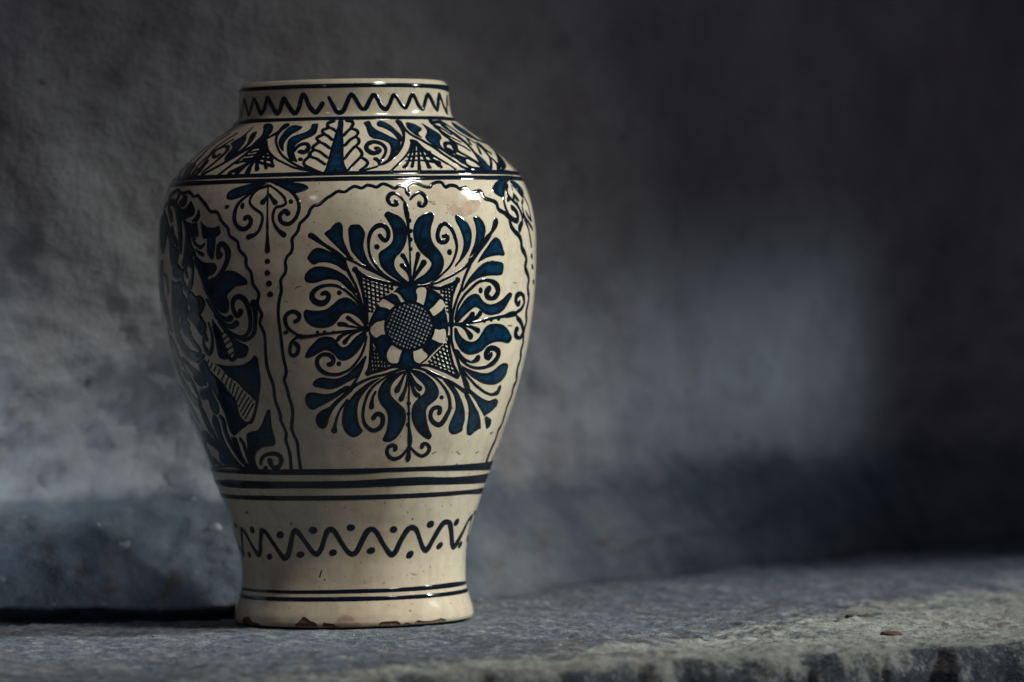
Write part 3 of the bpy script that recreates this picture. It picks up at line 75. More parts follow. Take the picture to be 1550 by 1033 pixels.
["F","shoulder","wedge",1,[-182,7503,277,7501,244,7329,285,7147,278,6977,330,6838,506,6719,-120,6712,-858,6706,-803,6774,-694,6902,-594,7060,-480,7210,-343,7341,-217,7432]],["L","shoulder","scallop",0,[-638,7494,82,-966,7475,79,-1069,7435,55,-954,7399,73,-1299,7370,83,-1369,7340,53,-1229,7304,73,-1576,7261,85,-1659,7231,52,-1439,7185,61,-1703,7131,77,-1777,7096,58,-1695,7061,65,-1882,7012,68,-1846,6978,67,-2036,6919,69,-2110,6871,53,-1950,6825,61,-1484,6769,63,-1047,6717,60]],["L","shoulder","scallop",0,[-954,7399,70,-623,7383,66,-290,7336,62]],["L","shoulder","scallop",0,[-1223,7299,68,-902,7273,64,-527,7210,60]],["L","shoulder","scallop",0,[-1486,7185,66,-1089,7153,62,-602,7080,59]],["L","shoulder","scallop",0,[-1700,7066,64,-1261,7034,59,-710,6942,55]],["L","shoulder","scallop",0,[-1789,6962,60,-1348,6925,57,-829,6843,53]],["L","shoulder","scallop",0,[620,7500,82,958,7489,77,1074,7448,52,904,7387,61,1250,7356,77,1363,7305,52,1179,7254,53,1339,7213,60,1297,7153,54,1116,7108,54,1322,7052,65,1412,6992,54,1343,6942,60,1561,6902,67,1669,6852,52,1501,6793,59,1217,6745,60]],["L","shoulder","scallop",0,[846,7377,62,521,7328,60,267,7268,59]],["L","shoulder","scallop",0,[1155,7254,67,729,7205,62,328,7116,57]],["L","shoulder","scallop",0,[1004,7104,55,633,7015,53,315,6917,51]],["L","shoulder","scallop",0,[1303,6942,53,912,6855,51,548,6758,49]],["F","shoulder","leaf",1,[-4289,7441,-3966,7455,-3249,7436,-3138,7405,-3332,7361,-3735,7308,-3925,7229,-3906,7149,-3667,7048,-3903,7069,-4314,7151,-4576,7233,-4607,7333,-4511,7402]],["F","shoulder","leaf",1,[-2436,7462,-1988,7470,-1856,7459,-1799,7368,-1877,7297,-2249,7249,-2671,7211,-2992,7153,-3005,7074,-2804,6993,-2500,6893,-2374,6852,-2708,6894,-3030,6916,-3338,6997,-3633,7117,-3789,7218,-3646,7277,-3159,7314,-2654,7352,-2427,7401]],["L","shoulder","scroll",0,[-2532,7046,98,-2290,7030,107,-2098,7068,92,-2109,7128,68,-2388,7160,100,-2695,7146,94,-2896,7103,69,-2946,7053,55]],["F","shoulder","dot",0,[-2198,6925,-2205,6909,-2256,6898,-2338,6895,-2429,6899,-2507,6911,-2550,6927,-2547,6943,-2497,6954,-2413,6958,-2318,6953,-2240,6941]],["L","shoulder","stem",0,[-4780,7454,124,-4932,7415,104,-4988,7325,67,-4799,7234,47,-4224,7101,40,-3702,6999,44,-3058,6906,48,-2475,6833,50,-2040,6791,51,-1632,6760,50,-1162,6728,48]],["L","shoulder","stem",0,[-4737,7444,124,-5015,7375,88,-5352,7313,81,-5710,7260,73,-6025,7203,73]],["L","shoulder","stem",0,[-5393,7188,38,-5079,7117,35,-4553,7024,37,-3878,6931,42,-3355,6878,43,-2644,6805,44,-2020,6767,44,-1473,6749,44]],["F","shoulder","leaf",1,[-7261,7469,-7053,7498,-6571,7495,-6038,7452,-5729,7380,-5690,7320,-5834,7261,-6147,7203,-6540,7137,-6636,7227,-6516,7295,-6720,7376]],["L","shoulder","stem",0,[-5936,7281,120,-6246,7199,109,-6613,7128,97,-7069,7062,98,-7556,6977,99,-8062,6893,87,-8740,6810,75,-9331,6736,75]],
["F","shoulder","leaf",1,[-8418,7477,-8326,7407,-8236,7337,-7752,7264,-7483,7173,-7492,7085,-7581,7007,-7988,6941,-8324,7003,-8402,7082,-8524,7151,-9211,7215,-8999,7273,-8672,7330,-8607,7419]],["L","shoulder","stem",0,[-7502,7342,124,-7233,7270,117,-7054,7200,87,-7116,7131,75,-7308,7074,75,-7657,6998,75]],["L","shoulder","scroll",0,[-9203,7039,99,-9339,7015,99,-9807,7033,70,-10192,7095,87,-9915,7142,87,-9411,7173,87,-8927,7144,82,-8703,7084,99,-8748,7016,99,-8894,6938,87,-9152,6862,87,-9436,6786,75]],["L","shoulder","stem",0,[-10015,7359,80,-10514,7254,80,-10782,7148,80,-10383,7038,80,-10219,6938,80,-10074,6840,80,-10053,6761,80]],["L","shoulder","stem",0,[-11551,7369,75,-11997,7265,87,-12049,7147,99,-11827,7009,124,-11838,6892,124,-11676,6763,124]],["L","shoulder","stem",0,[-9463,7266,75,-10038,7172,75,-10507,7097,75,-10592,7020,75,-10714,6942,75,-10695,6864,75,-10581,6765,75]],["L","shoulder","stem",0,[-9947,6936,124,-9901,6897,124]],["L","shoulder","stem",0,[-10117,6869,75,-10372,6822,75,-10334,6754,39,-9845,6779,75,-9805,6847,75]],["F","shoulder","leaf",0,[-12849,6918,-12275,6953,-11174,6916,-10976,6817,-10788,6728,-11904,6736]],["L","shoulder","stem",0,[-12289,7522,75,-12642,7426,75,-13112,7331,75,-13404,7225,75,-13505,7099,75,-13400,6971,75,-13199,6842,75,-12670,6741,75]],["L","shoulder","stem",0,[-5807,7231,82,-6079,7163,80,-6355,7096,79,-6708,6981,78,-7121,6876,76,-7465,6791,76,-7716,6734,72]],["F","shoulder","hatching",0,[-5814,7181,-5747,7230,-5404,7218,-5314,7168,-5012,7097,-4575,7015,-5170,7098,-5602,7101,-6020,7123]],["L","shoulder","hatching",0,[-5608,7200,71,-5528,7080,72,-5888,6896,80,-6877,6757,104]],["L","shoulder","hatching",0,[-5422,7139,71,-5506,6982,71,-5951,6867,87,-6292,6762,110]],["L","shoulder","hatching",0,[-5204,7108,69,-5293,6961,68,-5556,6864,81,-5550,6747,108]],["L","shoulder","hatching",0,[-5239,7118,64,-5153,6979,62,-5174,6881,69,-4968,6792,81]],["L","shoulder","hatching",0,[-5202,7138,52,-4809,6977,49,-4636,6887,49,-4385,6807,60]],["L","shoulder","hatching",0,[-5079,7117,39,-4426,6974,39,-4004,6834,60]],["L","shoulder","hatching",0,[-6151,7114,59,-5662,7131,54,-5064,7097,45]],["L","shoulder","hatching",0,[-6186,7055,57,-5600,7071,53,-4807,7046,48]],["L","shoulder","hatching",0,[-6323,7007,56,-5533,7021,51,-4571,6995,55]],["L","shoulder","hatching",0,[-6406,6959,53,-5443,6962,58,-4287,6934,75]],["L","shoulder","hatching",0,[-6786,6903,73,-6138,6927,68,-5081,6900,57,-4004,6834,66]],["F","shoulder","leaf",1,[1986,7466,2403,7496,2610,7480,2621,7424,2886,7362,3307,7310,3739,7253,4123,7207,4313,7166,4023,7085,3533,6996,3115,6917,2771,6868,3017,6937,3262,7016,3381,7087,3355,7147,3091,7183,2746,7204,2389,7220,2157,7262,2089,7323,2081,7394]],["F","shoulder","leaf",1,[3078,7454,3405,7494,3846,7479,4270,7422,4500,7350,4671,7268,4490,7176,4192,7176,4128,7227,4042,7289,3807,7340,3473,7382,3089,7408]],
["L","shoulder","stem",0,[5191,7473,124,5160,7411,100,4977,7309,58,4688,7217,47,4282,7115,46,3789,7015,50,3253,6926,54,2760,6858,57,2234,6800,44,1675,6763,44,1213,6735,43]],["L","shoulder","scroll",0,[2461,7069,104,2610,7048,68,2390,7009,94,2085,7000,111,1826,7040,98,1770,7101,72,2020,7150,96,2365,7170,102,2751,7149,92,2991,7098,71,2973,7027,51,2739,6948,47,2460,6879,43]],["L","shoulder","stem",0,[2207,6909,90,2336,6874,68,2336,6829,37]],["L","shoulder","stem",0,[5118,7165,36,4884,7105,35,4533,7024,35,4014,6925,38,3340,6807,38,2944,6729,37]],["L","shoulder","stem",0,[5518,7175,61,5686,7074,61,6073,6963,61,6528,6872,60,7124,6742,57]],["F","shoulder","hatching",0,[5063,7196,5417,7206,5535,7165,5635,7104,5772,7023,5521,7054,5317,7084,5149,7094,4890,7054,4696,7034,4962,7115]],["L","shoulder","hatching",0,[5239,7155,39,4600,6994,39,4089,6845,49,3787,6781,66]],["L","shoulder","hatching",0,[5211,7115,43,4733,6954,41,4443,6854,50,4281,6785,60]],["L","shoulder","hatching",0,[5398,7094,47,5002,6933,45,4771,6814,55,4656,6734,60]],["L","shoulder","hatching",0,[5550,7094,57,5374,6953,56,5355,6833,69,5358,6773,88]],["L","shoulder","hatching",0,[5741,7013,66,5827,6912,65,5994,6852,98,6116,6792,95]],["L","shoulder","hatching",0,[4486,7004,47,5285,7023,49,5989,7013,70]],["L","shoulder","hatching",0,[4248,6934,45,5096,6953,48,6059,6943,67]],["L","shoulder","hatching",0,[4055,6875,43,4934,6883,45,6182,6852,88]],["F","shoulder","leaf",1,[5830,7463,6114,7473,6597,7448,6912,7407,6976,7371,6708,7335,6380,7314,6235,7278,6282,7227,5974,7247,5738,7298,5603,7350,5610,7401]],["L","shoulder","stem",0,[5341,7463,64,5310,7380,68,5395,7314,74,5656,7252,80,5997,7201,80,6331,7135,78,6627,7074,78,6909,6983,77,7236,6903,75,7509,6832,75,7826,6773,73,8210,6743,70]],["F","shoulder","leaf",1,[7421,7454,7653,7444,7894,7393,8195,7332,8331,7281,8098,7229,7643,7177,7377,7115,7397,7034,7529,6923,7325,6953,7073,7024,6779,7084,6528,7155,6515,7227,6847,7278,7239,7330,7380,7392]],["L","shoulder","scroll",0,[7765,7045,121,7941,7014,114,8292,7035,54,8554,7092,111,8441,7137,111,8041,7147,80,7686,7105,71,7522,7024,89,7645,6963,93,7833,6903,80,7979,6843,68]],["F","shoulder","wedge",1,[10081,7502,10506,7472,10326,7379,10493,7307,10599,7225,10543,7133,10297,7020,10384,6929,10377,6838,10252,6727,9246,6725,9483,6805,9640,6906,9975,7049,10028,7152,9889,7244,9765,7336,9586,7418]],["F","shoulder","leaf",0,[8883,7498,10200,7512,10391,7472,9336,7448,8796,7457]],["L","shoulder","scallop",0,[8886,7488,124,8705,7446,99,8948,7416,87,9277,7386,75,9619,7294,75]],["L","shoulder","scallop",0,[8766,7395,124,8822,7343,99,9159,7262,70,9710,7171,65]],["L","shoulder","scallop",0,[8803,7313,124,8767,7261,124,8876,7210,99,9079,7159,75,9516,7099,75,9739,7039,63]],["L","shoulder","scallop",0,[8866,7189,124,8716,7128,124,8406,7056,124,8566,7005,99,9004,6935,75,9431,6845,75]],["L","shoulder","scallop",0,[8069,6944,119,8280,6914,118,8189,6853,101,8338,6793,90,8679,6764,74,9243,6755,73]],
["L","shoulder","scallop",0,[8327,6924,92,8840,6905,75,9221,6855,75,9366,6795,75]],["L","shoulder","scallop",0,[10305,7502,75,10681,7442,75,10857,7370,75,11012,7299,75,11395,7239,75,11655,7168,75,11858,7097,99,11735,7015,99,11578,6953,99,11687,6883,99,11537,6811,99,11099,6739,99]],["L","shoulder","scallop",0,[11276,7238,63,10733,7134,63]],["L","shoulder","scallop",0,[11410,7105,63,10722,6991,63]],["L","shoulder","scallop",0,[11468,6933,63,10414,6777,61]],["L","shoulder","scallop",0,[12254,7150,124,12180,7068,124,12357,7018,124]],["L","shoulder","scallop",0,[14814,7113,54,13963,7005,124,12795,6898,124,11855,6802,124]],["L","shoulder","scallop",0,[14494,7039,63,13734,6933,63,12822,6827,75,11629,6751,36,10870,6728,51]],["L","shoulder","scallop",0,[14204,6885,63,14251,6793,63,14138,6702,63]],["F","shoulder","leaf",1,[12427,7500,12956,7441,13450,7351,13527,7249,14846,7184,14814,7113,14688,7142,13044,7185,12049,7242,11569,7322,11482,7414]],["R","neck","ring_line",0,[-14226,8035,52,-11506,8026,49,-9093,8014,45,-6346,8015,49,-4136,8017,45,-902,8012,44,2193,8014,40,5501,8013,40,8726,8009,40,10914,8002,41,14974,7999,86]],["R","shoulder","ring_line",0,[-12273,7541,79,-10664,7546,99,-7696,7547,84,-3993,7545,64,-898,7536,70,2043,7532,65,5181,7539,60,9076,7545,73,11264,7542,89,13451,7536,79]],["L","neck","zigzag",0,[-14754,7884,51,-13614,7757,75,-12767,7643,99,-12343,7720,75,-12129,7877,75,-11511,7813,99,-10594,7649,64,-10123,7764,92,-9694,7880,61,-9078,7777,88,-8420,7655,69,-7947,7731,84,-7594,7881,77,-7088,7784,83,-6286,7642,79,-5929,7708,83,-5592,7859,82,-5054,7753,78,-4384,7631,78,-3994,7698,81,-3747,7844,79,-3541,7906,79,-3279,7861,76,-2875,7722,74,-2292,7636,79,-1920,7698,80,-1672,7761,86]],["L","neck","zigzag",0,[-1046,7851,56,-741,7752,67,-379,7653,78,-77,7623,81,290,7656,78,610,7768,78,933,7875,72,1120,7889,73,1419,7825,73,1886,7696,74,2252,7676,73,2515,7725,73,2859,7822,73,3192,7885,72,3503,7831,71,3851,7713,72,4293,7669,73,4729,7742,70,5048,7841,72,5269,7880,68,5609,7831,70,5991,7733,72,6408,7689,62,6757,7754,72,7133,7853,75,7389,7893,65,7701,7834,75,8044,7726,77,8530,7673,62,8895,7758,82,9283,7868,86,9497,7893,68,9899,7840,86,10341,7733,94,10793,7665,63,11149,7766,108,11582,7887,101,12016,7839,87,12483,7722,87,12978,7645,99,13493,7767,75,13952,7879,75,14027,7750,51]],["R","shoulder","ring_line",0,[-13892,6705,79,-11691,6710,89,-9512,6713,78,-7112,6710,62,-4335,6694,61,-2357,6701,54,-490,6714,54,1355,6715,49,3234,6708,49,5244,6709,51,7544,6713,56,9855,6716,67,11872,6717,89,13825,6710,79]],["R","belly","ring_line",0,[-14164,6623,79,-11753,6632,89,-9227,6633,65,-6433,6617,54,-4246,6611,51,-2315,6627,51,-479,6636,50,1330,6637,50,3162,6615,51,4704,6606,51,7349,6624,49,9554,6631,57,11857,6632,80,14146,6621,79]],["R","belly","ring_line",0,[-13157,2346,79,-9990,2332,57,-5860,2314,45,-2503,2312,43,498,2307,43,2797,2329,43,4997,2328,44,7660,2311,46,11007,2293,55,15079,2271,79]],
["R","base","ring_line",0,[-13679,2151,110,-10679,2148,150,-6120,2143,127,-2615,2144,120,487,2145,124,2863,2156,139,5519,2160,138,7938,2141,134,15104,2092,110]],["R","base","ring_line",0,[-13874,1947,79,-6413,1961,51,-2746,1956,48,473,1947,47,2946,1948,48,8282,1944,52,10924,1943,75,14487,1926,99]],["R","base","ring_line",0,[-15085,536,49,-9502,542,44,-6175,541,47,-2763,548,47,335,555,48,3048,552,47,6352,559,47,10977,570,45,14804,551,41]],["R","base","ring_line",0,[-14038,429,67,-9324,430,52,-6098,436,55,-2740,443,54,323,446,54,3002,440,54,6240,434,50,10707,440,49,13844,434,56]],["L","base","zigzag",0,[-14539,1444,32,-13876,1289,75,-13121,1136,99,-12509,1061,111,-12083,1205,87,-11500,1380,99,-11095,1453,77,-10572,1387,99,-10095,1240,97,-9519,1104,106,-9277,1066,68,-8865,1128,91,-8482,1280,89,-8086,1422,98,-7856,1453,86,-7476,1405,93,-6901,1247,79,-6337,1100,88,-6032,1042,96,-5572,1083,98,-5162,1233,88,-4794,1393,85,-4538,1458,78,-4259,1433,93,-3774,1304,77,-3214,1156,86,-2821,1106,91,-2376,1175,84,-2010,1334,78,-1673,1452,89,-1337,1471,95,-1030,1421,82,-582,1271,74,-105,1141,79,284,1100,86,683,1138,90,1189,1314,91,1564,1431,99,1939,1464,94,2331,1417,83,2881,1255,78,3444,1113,89,3755,1072,97,4105,1118,93,4574,1293,90,5082,1438,106,5491,1464,94,5910,1421,82,6372,1288,77,6757,1166,90,7129,1108,93,7498,1159,106,8012,1313,108,8606,1485,122,9222,1514,83,9713,1455,116,10296,1290,116,10664,1167,124,10983,1124,109,11514,1178,124,12241,1319,124,12948,1501,99,13649,1543,99,14000,1450,51,14332,1308,51]],["F","base","dot",0,[-12030,1505,-12081,1480,-12255,1458,-12531,1445,-12857,1444,-13146,1456,-13284,1477,-13191,1503,-12921,1526,-12595,1539,-12305,1539,-12108,1527]],["F","base","dot",0,[-8876,1463,-8930,1433,-9077,1407,-9283,1392,-9494,1394,-9651,1410,-9704,1438,-9638,1468,-9475,1494,-9264,1509,-9065,1507,-8925,1491]],["F","base","dot",0,[-5602,1391,-5696,1361,-5875,1339,-6093,1330,-6293,1337,-6416,1359,-6427,1389,-6324,1419,-6138,1442,-5922,1450,-5732,1443,-5616,1421]],["F","base","dot",0,[-2507,1463,-2577,1434,-2732,1412,-2932,1404,-3121,1412,-3248,1434,-3278,1464,-3202,1494,-3044,1515,-2847,1523,-2663,1515,-2539,1493]],["F","base","dot",0,[596,1495,544,1468,405,1449,217,1442,30,1450,-104,1470,-149,1498,-94,1525,45,1545,231,1551,414,1543,548,1523]],["F","base","dot",0,[4103,1466,4130,1437,4062,1411,3916,1394,3734,1392,3565,1405,3455,1429,3432,1458,3500,1484,3642,1501,3821,1503,3989,1490]],["F","base","dot",0,[7543,1539,7654,1512,7649,1482,7528,1456,7328,1442,7105,1442,6920,1458,6822,1484,6830,1515,6943,1541,7132,1555,7351,1555]],["F","base","dot",0,[10684,1554,10869,1536,10960,1507,10922,1475,10767,1449,10547,1436,10326,1438,10162,1456,10092,1485,10128,1517,10260,1543,10461,1556]],["F","base","dot",0,[14550,1641,15140,1627,15328,1606,15015,1585,15361,1558,15174,1545,14566,1547,14201,1559,13985,1580,13912,1605,13980,1627,14191,1641]],
["F","base","dot",0,[-14106,1108,-14322,1109,-14444,1121,-14261,1141,-14680,1157,-14683,1173,-14374,1183,-13859,1185,-13581,1174,-13466,1157,-13510,1136,-13714,1119]],["F","base","dot",0,[-10883,1016,-11084,1018,-11257,1032,-11345,1054,-11318,1079,-11187,1101,-10996,1112,-10802,1110,-10653,1096,-10582,1074,-10602,1048,-10709,1028]],["F","base","dot",0,[-7339,1057,-7420,1030,-7581,1010,-7784,1002,-7975,1008,-8100,1027,-8119,1053,-8027,1080,-7854,1100,-7649,1108,-7468,1102,-7356,1083]],["F","base","dot",0,[-3886,1107,-3929,1079,-4073,1056,-4280,1043,-4496,1044,-4663,1059,-4732,1083,-4685,1111,-4535,1135,-4326,1148,-4113,1147,-3953,1132]],["F","base","dot",0,[-988,1140,-1005,1112,-1116,1088,-1292,1073,-1487,1071,-1647,1084,-1728,1108,-1709,1136,-1596,1161,-1419,1176,-1227,1177,-1070,1164]],["F","base","dot",0,[2278,1167,2287,1139,2191,1112,2016,1093,1810,1087,1628,1096,1520,1117,1514,1145,1610,1172,1783,1191,1986,1197,2168,1188]],["F","base","dot",0,[5800,1112,5893,1087,5877,1054,5754,1023,5560,1001,5349,995,5179,1005,5094,1030,5113,1062,5231,1094,5417,1115,5625,1122]],["F","base","dot",0,[9127,1211,9242,1190,9232,1162,9101,1133,8888,1112,8654,1104,8464,1112,8363,1132,8376,1161,8497,1190,8696,1211,8925,1219]],["F","base","dot",0,[12585,1196,12788,1180,12849,1154,12744,1124,12513,1099,12235,1085,11989,1085,11831,1100,11790,1126,11872,1155,12061,1181,12317,1196]],["F","base","dot",0,[15218,1277,15112,1266,15223,1239,15331,1204,15339,1170,14945,1151,14634,1148,14253,1163,14079,1191,14066,1226,14209,1257,14535,1277]],["L","base","scratch",0,[-2427,874,15,-2529,820,25,-2630,766,20]],["F","base","scratch",0,[-2091,722,-2105,714,-2141,708,-2189,706,-2236,708,-2271,714,-2282,722,-2268,730,-2232,736,-2184,738,-2137,735,-2103,730]],["F","base","glaze_chip",2,[-11358,124,-10224,150,-9666,71,-8727,59,-8635,19,-10473,-4,-11797,29]],["F","base","glaze_chip",2,[-4729,63,-4405,97,-4037,182,-3846,182,-3341,125,-2882,96,-2633,36,-3681,30,-4647,33]],["F","base","glaze_chip",2,[-2350,36,-2170,100,-1676,86,-1278,80,-960,55,-863,29,-1632,29]],["F","base","glaze_chip",3,[-1334,75,-970,162,-624,190,-272,208,80,198,346,158,640,99,981,53,820,28,6,23,-1081,30]],["F","base","glaze_chip",2,[-1008,75,-624,152,-84,155,287,110,228,56,-421,48]],["F","base","glaze_chip",2,[2317,60,2612,93,3281,98,3832,98,4206,55,4170,30,3307,28,2407,29]],["F","base","glaze_chip",2,[4379,39,4732,64,5148,46,5193,31,4715,25]],["F","base","glaze_chip",2,[5462,53,5834,92,6274,69,7049,60,7609,72,8192,92,8963,62,8850,39,7754,33,6746,34,5631,31]],["F","belly","glaze_chip",3,[5780,6195,5974,6175,6118,6214,6382,6233,6528,6194,6781,6183,7086,6241,7450,6290,8092,6304,8175,6241,8011,6163,7690,6114,7439,6085,6792,6038,6509,6077,6295,6068,6122,6049,5905,6117]],["F","belly","glaze_chip",3,[4920,6284,5154,6284,5210,6245,5039,6216,4900,6246]],["L","belly","scratch",4,[4761,6275,16,4948,6265,26]],["L","belly","scratch",4,[5010,6236,21,5161,6226,16]],["L","belly","scratch",4,[10661,4428,30,11088,4421,25]],
["L","belly","scratch",4,[6081,2565,25,6318,2592,19]],["L","belly","scratch",4,[8128,2576,15,8524,2533,20]],["L","belly","scratch",4,[11526,2821,35,11940,2827,28]],["L","belly","scratch",4,[-2355,5031,12,-2262,5064,14,-2034,5068,10]],["L","belly","scratch",4,[-2996,4851,10,-2816,4850,12]],["L","belly","scratch",4,[10759,5064,12,11142,5054,20]],["L","belly","scratch",4,[10306,2536,26,10611,2553,27]],["F","belly","scratch",4,[8584,2378,8588,2368,8560,2361,8509,2359,8449,2362,8396,2370,8364,2380,8361,2390,8388,2397,8438,2399,8497,2396,8551,2388]],["F","belly","scratch",4,[6952,3234,6950,3227,6928,3222,6894,3220,6857,3222,6826,3228,6810,3235,6812,3241,6833,3246,6867,3248,6905,3246,6936,3240]],["F","neck","scratch",4,[4805,7895,4792,7888,4759,7884,4714,7882,4670,7884,4638,7888,4627,7895,4640,7901,4673,7906,4717,7907,4762,7906,4794,7901]],["F","neck","scratch",4,[10707,7794,10676,7787,10610,7782,10528,7780,10451,7782,10400,7786,10388,7793,10417,7799,10480,7804,10562,7806,10640,7805,10694,7800]],["F","base","scratch",4,[-9020,1717,-9087,1705,-9200,1695,-9329,1691,-9440,1693,-9500,1702,-9493,1715,-9420,1728,-9304,1737,-9177,1742,-9072,1739,-9015,1730]],["F","base","scratch",4,[-4604,1563,-4632,1553,-4685,1545,-4749,1542,-4807,1545,-4843,1552,-4848,1562,-4819,1572,-4766,1580,-4702,1582,-4644,1580,-4609,1573]],["F","base","scratch",4,[5470,1593,5465,1585,5434,1580,5388,1578,5337,1580,5296,1587,5275,1595,5281,1603,5311,1608,5357,1610,5408,1607,5449,1601]],["L","base","scratch",4,[5645,781,10,5918,759,16,6267,756,10]]]''')

# ------------------------------------------------------------------ helpers
def link(name, me, mats, parent=None):
    o = bpy.data.objects.new(name, me); col.objects.link(o)
    for m in (mats if isinstance(mats, (list, tuple)) else [mats]): me.materials.append(m)
    if parent: o.parent = parent
    return o
def mesh(name, v, f, smooth=True):
    me = bpy.data.meshes.new(name); me.from_pydata([tuple(map(float, p)) for p in v], [], [tuple(map(int, q)) for q in f])
    if smooth: me.polygons.foreach_set('use_smooth', [True] * len(me.polygons))
    me.update(); return me
def pchip(xs, ys):
    xs = np.array(xs, float); ys = np.array(ys, float); h = np.diff(xs); d = np.diff(ys) / h; m = np.zeros_like(ys)
    for i in range(1, len(xs) - 1):
        if d[i-1] * d[i] > 0:
            w1 = 2*h[i] + h[i-1]; w2 = h[i] + 2*h[i-1]; m[i] = (w1 + w2) / (w1 / d[i-1] + w2 / d[i])
    m[0] = d[0]; m[-1] = d[-1]
    def f(x):
        x = np.clip(x, xs[0], xs[-1]); i = np.clip(np.searchsorted(xs, x) - 1, 0, len(xs) - 2); t = (x - xs[i]) / h[i]
        return (2*t**3-3*t**2+1)*ys[i] + (t**3-2*t**2+t)*h[i]*m[i] + (-2*t**3+3*t**2)*ys[i+1] + (t**3-t**2)*h[i]*m[i+1]
    return f
R0 = pchip(*PROF)
ZS = np.linspace(PROF[0][0], PROF[0][-1], 700)      # smoothed radius table (hand thrown, no hard kinks)
_k = np.exp(-0.5 * (np.arange(-12, 13) / 4.0) ** 2); _k /= _k.sum()
_r = np.convolve(np.pad(R0(ZS), 12, mode='edge'), _k, 'valid'); _r[:10] = R0(ZS)[:10]; _r[-14:] = R0(ZS)[-14:]
def R(z): return np.interp(z, ZS, _r)
def dR(z): return (R(z + 2.5) - R(z - 2.5)) / 5.0
def wob(th, z):                                       # slight unevenness of the thrown wall
    return 0.45 * np.sin(3 * th + z * 0.011 + 1.0) + 0.35 * np.sin(2 * th - z * 0.02 + .5) + 0.30 * np.sin(z * 0.075 + 2 * np.sin(th)) + 0.18 * np.sin(7 * th + z * 0.05)
def surf(th, z, h=0.0):
    th = np.asarray(th, float); z = np.asarray(z, float)
    s = dR(z); n = np.sqrt(1 + s * s); rr = R(z) + wob(th, z)
    rad = rr + h / n
    return np.stack([rad * np.sin(th), -rad * np.cos(th), z - h * s / n], -1) * U
def nrm(th, z):
    s = dR(z); n = np.sqrt(1 + s * s)
    return np.stack([np.sin(th) / n, -np.cos(th) / n, -s / n], -1)

# ------------------------------------------------------------------ materials
class NT:
    def __init__(s, name):
        s.m = bpy.data.materials.new(name); s.m.use_nodes = True; s.t = s.m.node_tree; s.n = s.t.nodes
        s.b = s.n['Principled BSDF']; s.tc = s.n.new('ShaderNodeTexCoord')
    def l(s, a, b): s.t.links.new(a, b)
    def noise(s, scale, detail=4, rough=.55, vec=None, dist=0.0):
        n = s.n.new('ShaderNodeTexNoise'); n.inputs['Scale'].default_value = scale; n.inputs['Detail'].default_value = detail
        n.inputs['Roughness'].default_value = rough; n.inputs['Distortion'].default_value = dist
        s.l(vec or s.tc.outputs['Object'], n.inputs['Vector']); return n.outputs['Fac']
    def ramp(s, fac, stops):
        r = s.n.new('ShaderNodeValToRGB'); s.l(fac, r.inputs[0]); e = r.color_ramp.elements
        while len(e) < len(stops): e.new(.5)
        for el, (p, c) in zip(e, stops):
            el.position = p; el.color = (*c, 1) if isinstance(c, tuple) else (c, c, c, 1)
        return r.outputs[0]
    def mix(s, fac, a, b, mode='MIX'):
        m = s.n.new('ShaderNodeMix'); m.data_type = 'RGBA'; m.blend_type = mode
        for v, k in ((fac, 0), (a, 6), (b, 7)):
            if isinstance(v, (int, float)): m.inputs[k].default_value = v
            elif isinstance(v, tuple): m.inputs[k].default_value = (*v, 1)
            else: s.l(v, m.inputs[k])
        return m.outputs[2]
    def math(s, op, a, b=0.0):
        m = s.n.new('ShaderNodeMath'); m.operation = op
        for i, v in enumerate((a, b)):
            if isinstance(v, (int, float)): m.inputs[i].default_value = v
            else: s.l(v, m.inputs[i])
        return m.outputs[0]
    def attr(s, name):
        a = s.n.new('ShaderNodeAttribute'); a.attribute_name = name; return a.outputs['Fac']
    def mapped(s, sc):
        m = s.n.new('ShaderNodeMapping'); m.inputs['Scale'].default_value = sc; s.l(s.tc.outputs['Object'], m.inputs[0]); return m.outputs[0]
    def bump(s, h, dist, strength=1.0, prev=None):
        b = s.n.new('ShaderNodeBump'); b.inputs['Distance'].default_value = dist; b.inputs['Strength'].default_value = strength
        s.l(h, b.inputs['Height'])
        if prev: s.l(prev, b.inputs['Normal'])
        return b.outputs[0]
    def set(s, **k):
        for a, v in k.items():
            a = a.replace('_', ' ')
            if hasattr(v, 'is_linked') or isinstance(v, bpy.types.NodeSocket): s.l(v, s.b.inputs[a])
            elif isinstance(v, tuple): s.b.inputs[a].default_value = (*v, 1)
            else: s.b.inputs[a].default_value = v
        return s.m

def glaze_bump(q, fine=0.25):
    b = q.bump(q.noise(26, 2, .5), .0016, .7)
    b = q.bump(q.noise(9, 3, .55, q.mapped((1, 1, 5))), .0011, .5, b)
    b = q.bump(q.noise(110, 3, .6), .0003, fine, b)
    return b
q = NT('cream_glaze')
c = q.mix(q.ramp(q.noise(9, 5, .6), [(.35, 0.0), (.7, 1.0)]), (.58, .51, .375), (.47, .40, .29))
c = q.mix(q.ramp(q.noise(6, 4, .6), [(.48, 0.0), (.68, .7)]), c, (.50, .40, .29))
c = q.mix(q.ramp(q.noise(34, 6, .7, dist=.8), [(.50, 0.0), (.74, .6)]), c, (.36, .27, .18))
c = q.mix(q.ramp(q.noise(420, 2, .5), [(.675, 0.0), (.73, .8)]), c, (.17, .11, .07))
c = q.mix(q.ramp(q.noise(160, 5, .7, q.mapped((1, 1, .35))), [(.45, 0.0), (.72, .34)]), c, (.30, .24, .175))
CREAM = q.set(Base_Color=c, Roughness=q.ramp(q.noise(60, 5, .6), [(.35, .05), (.7, .15)]), Normal=glaze_bump(q), IOR=1.42)

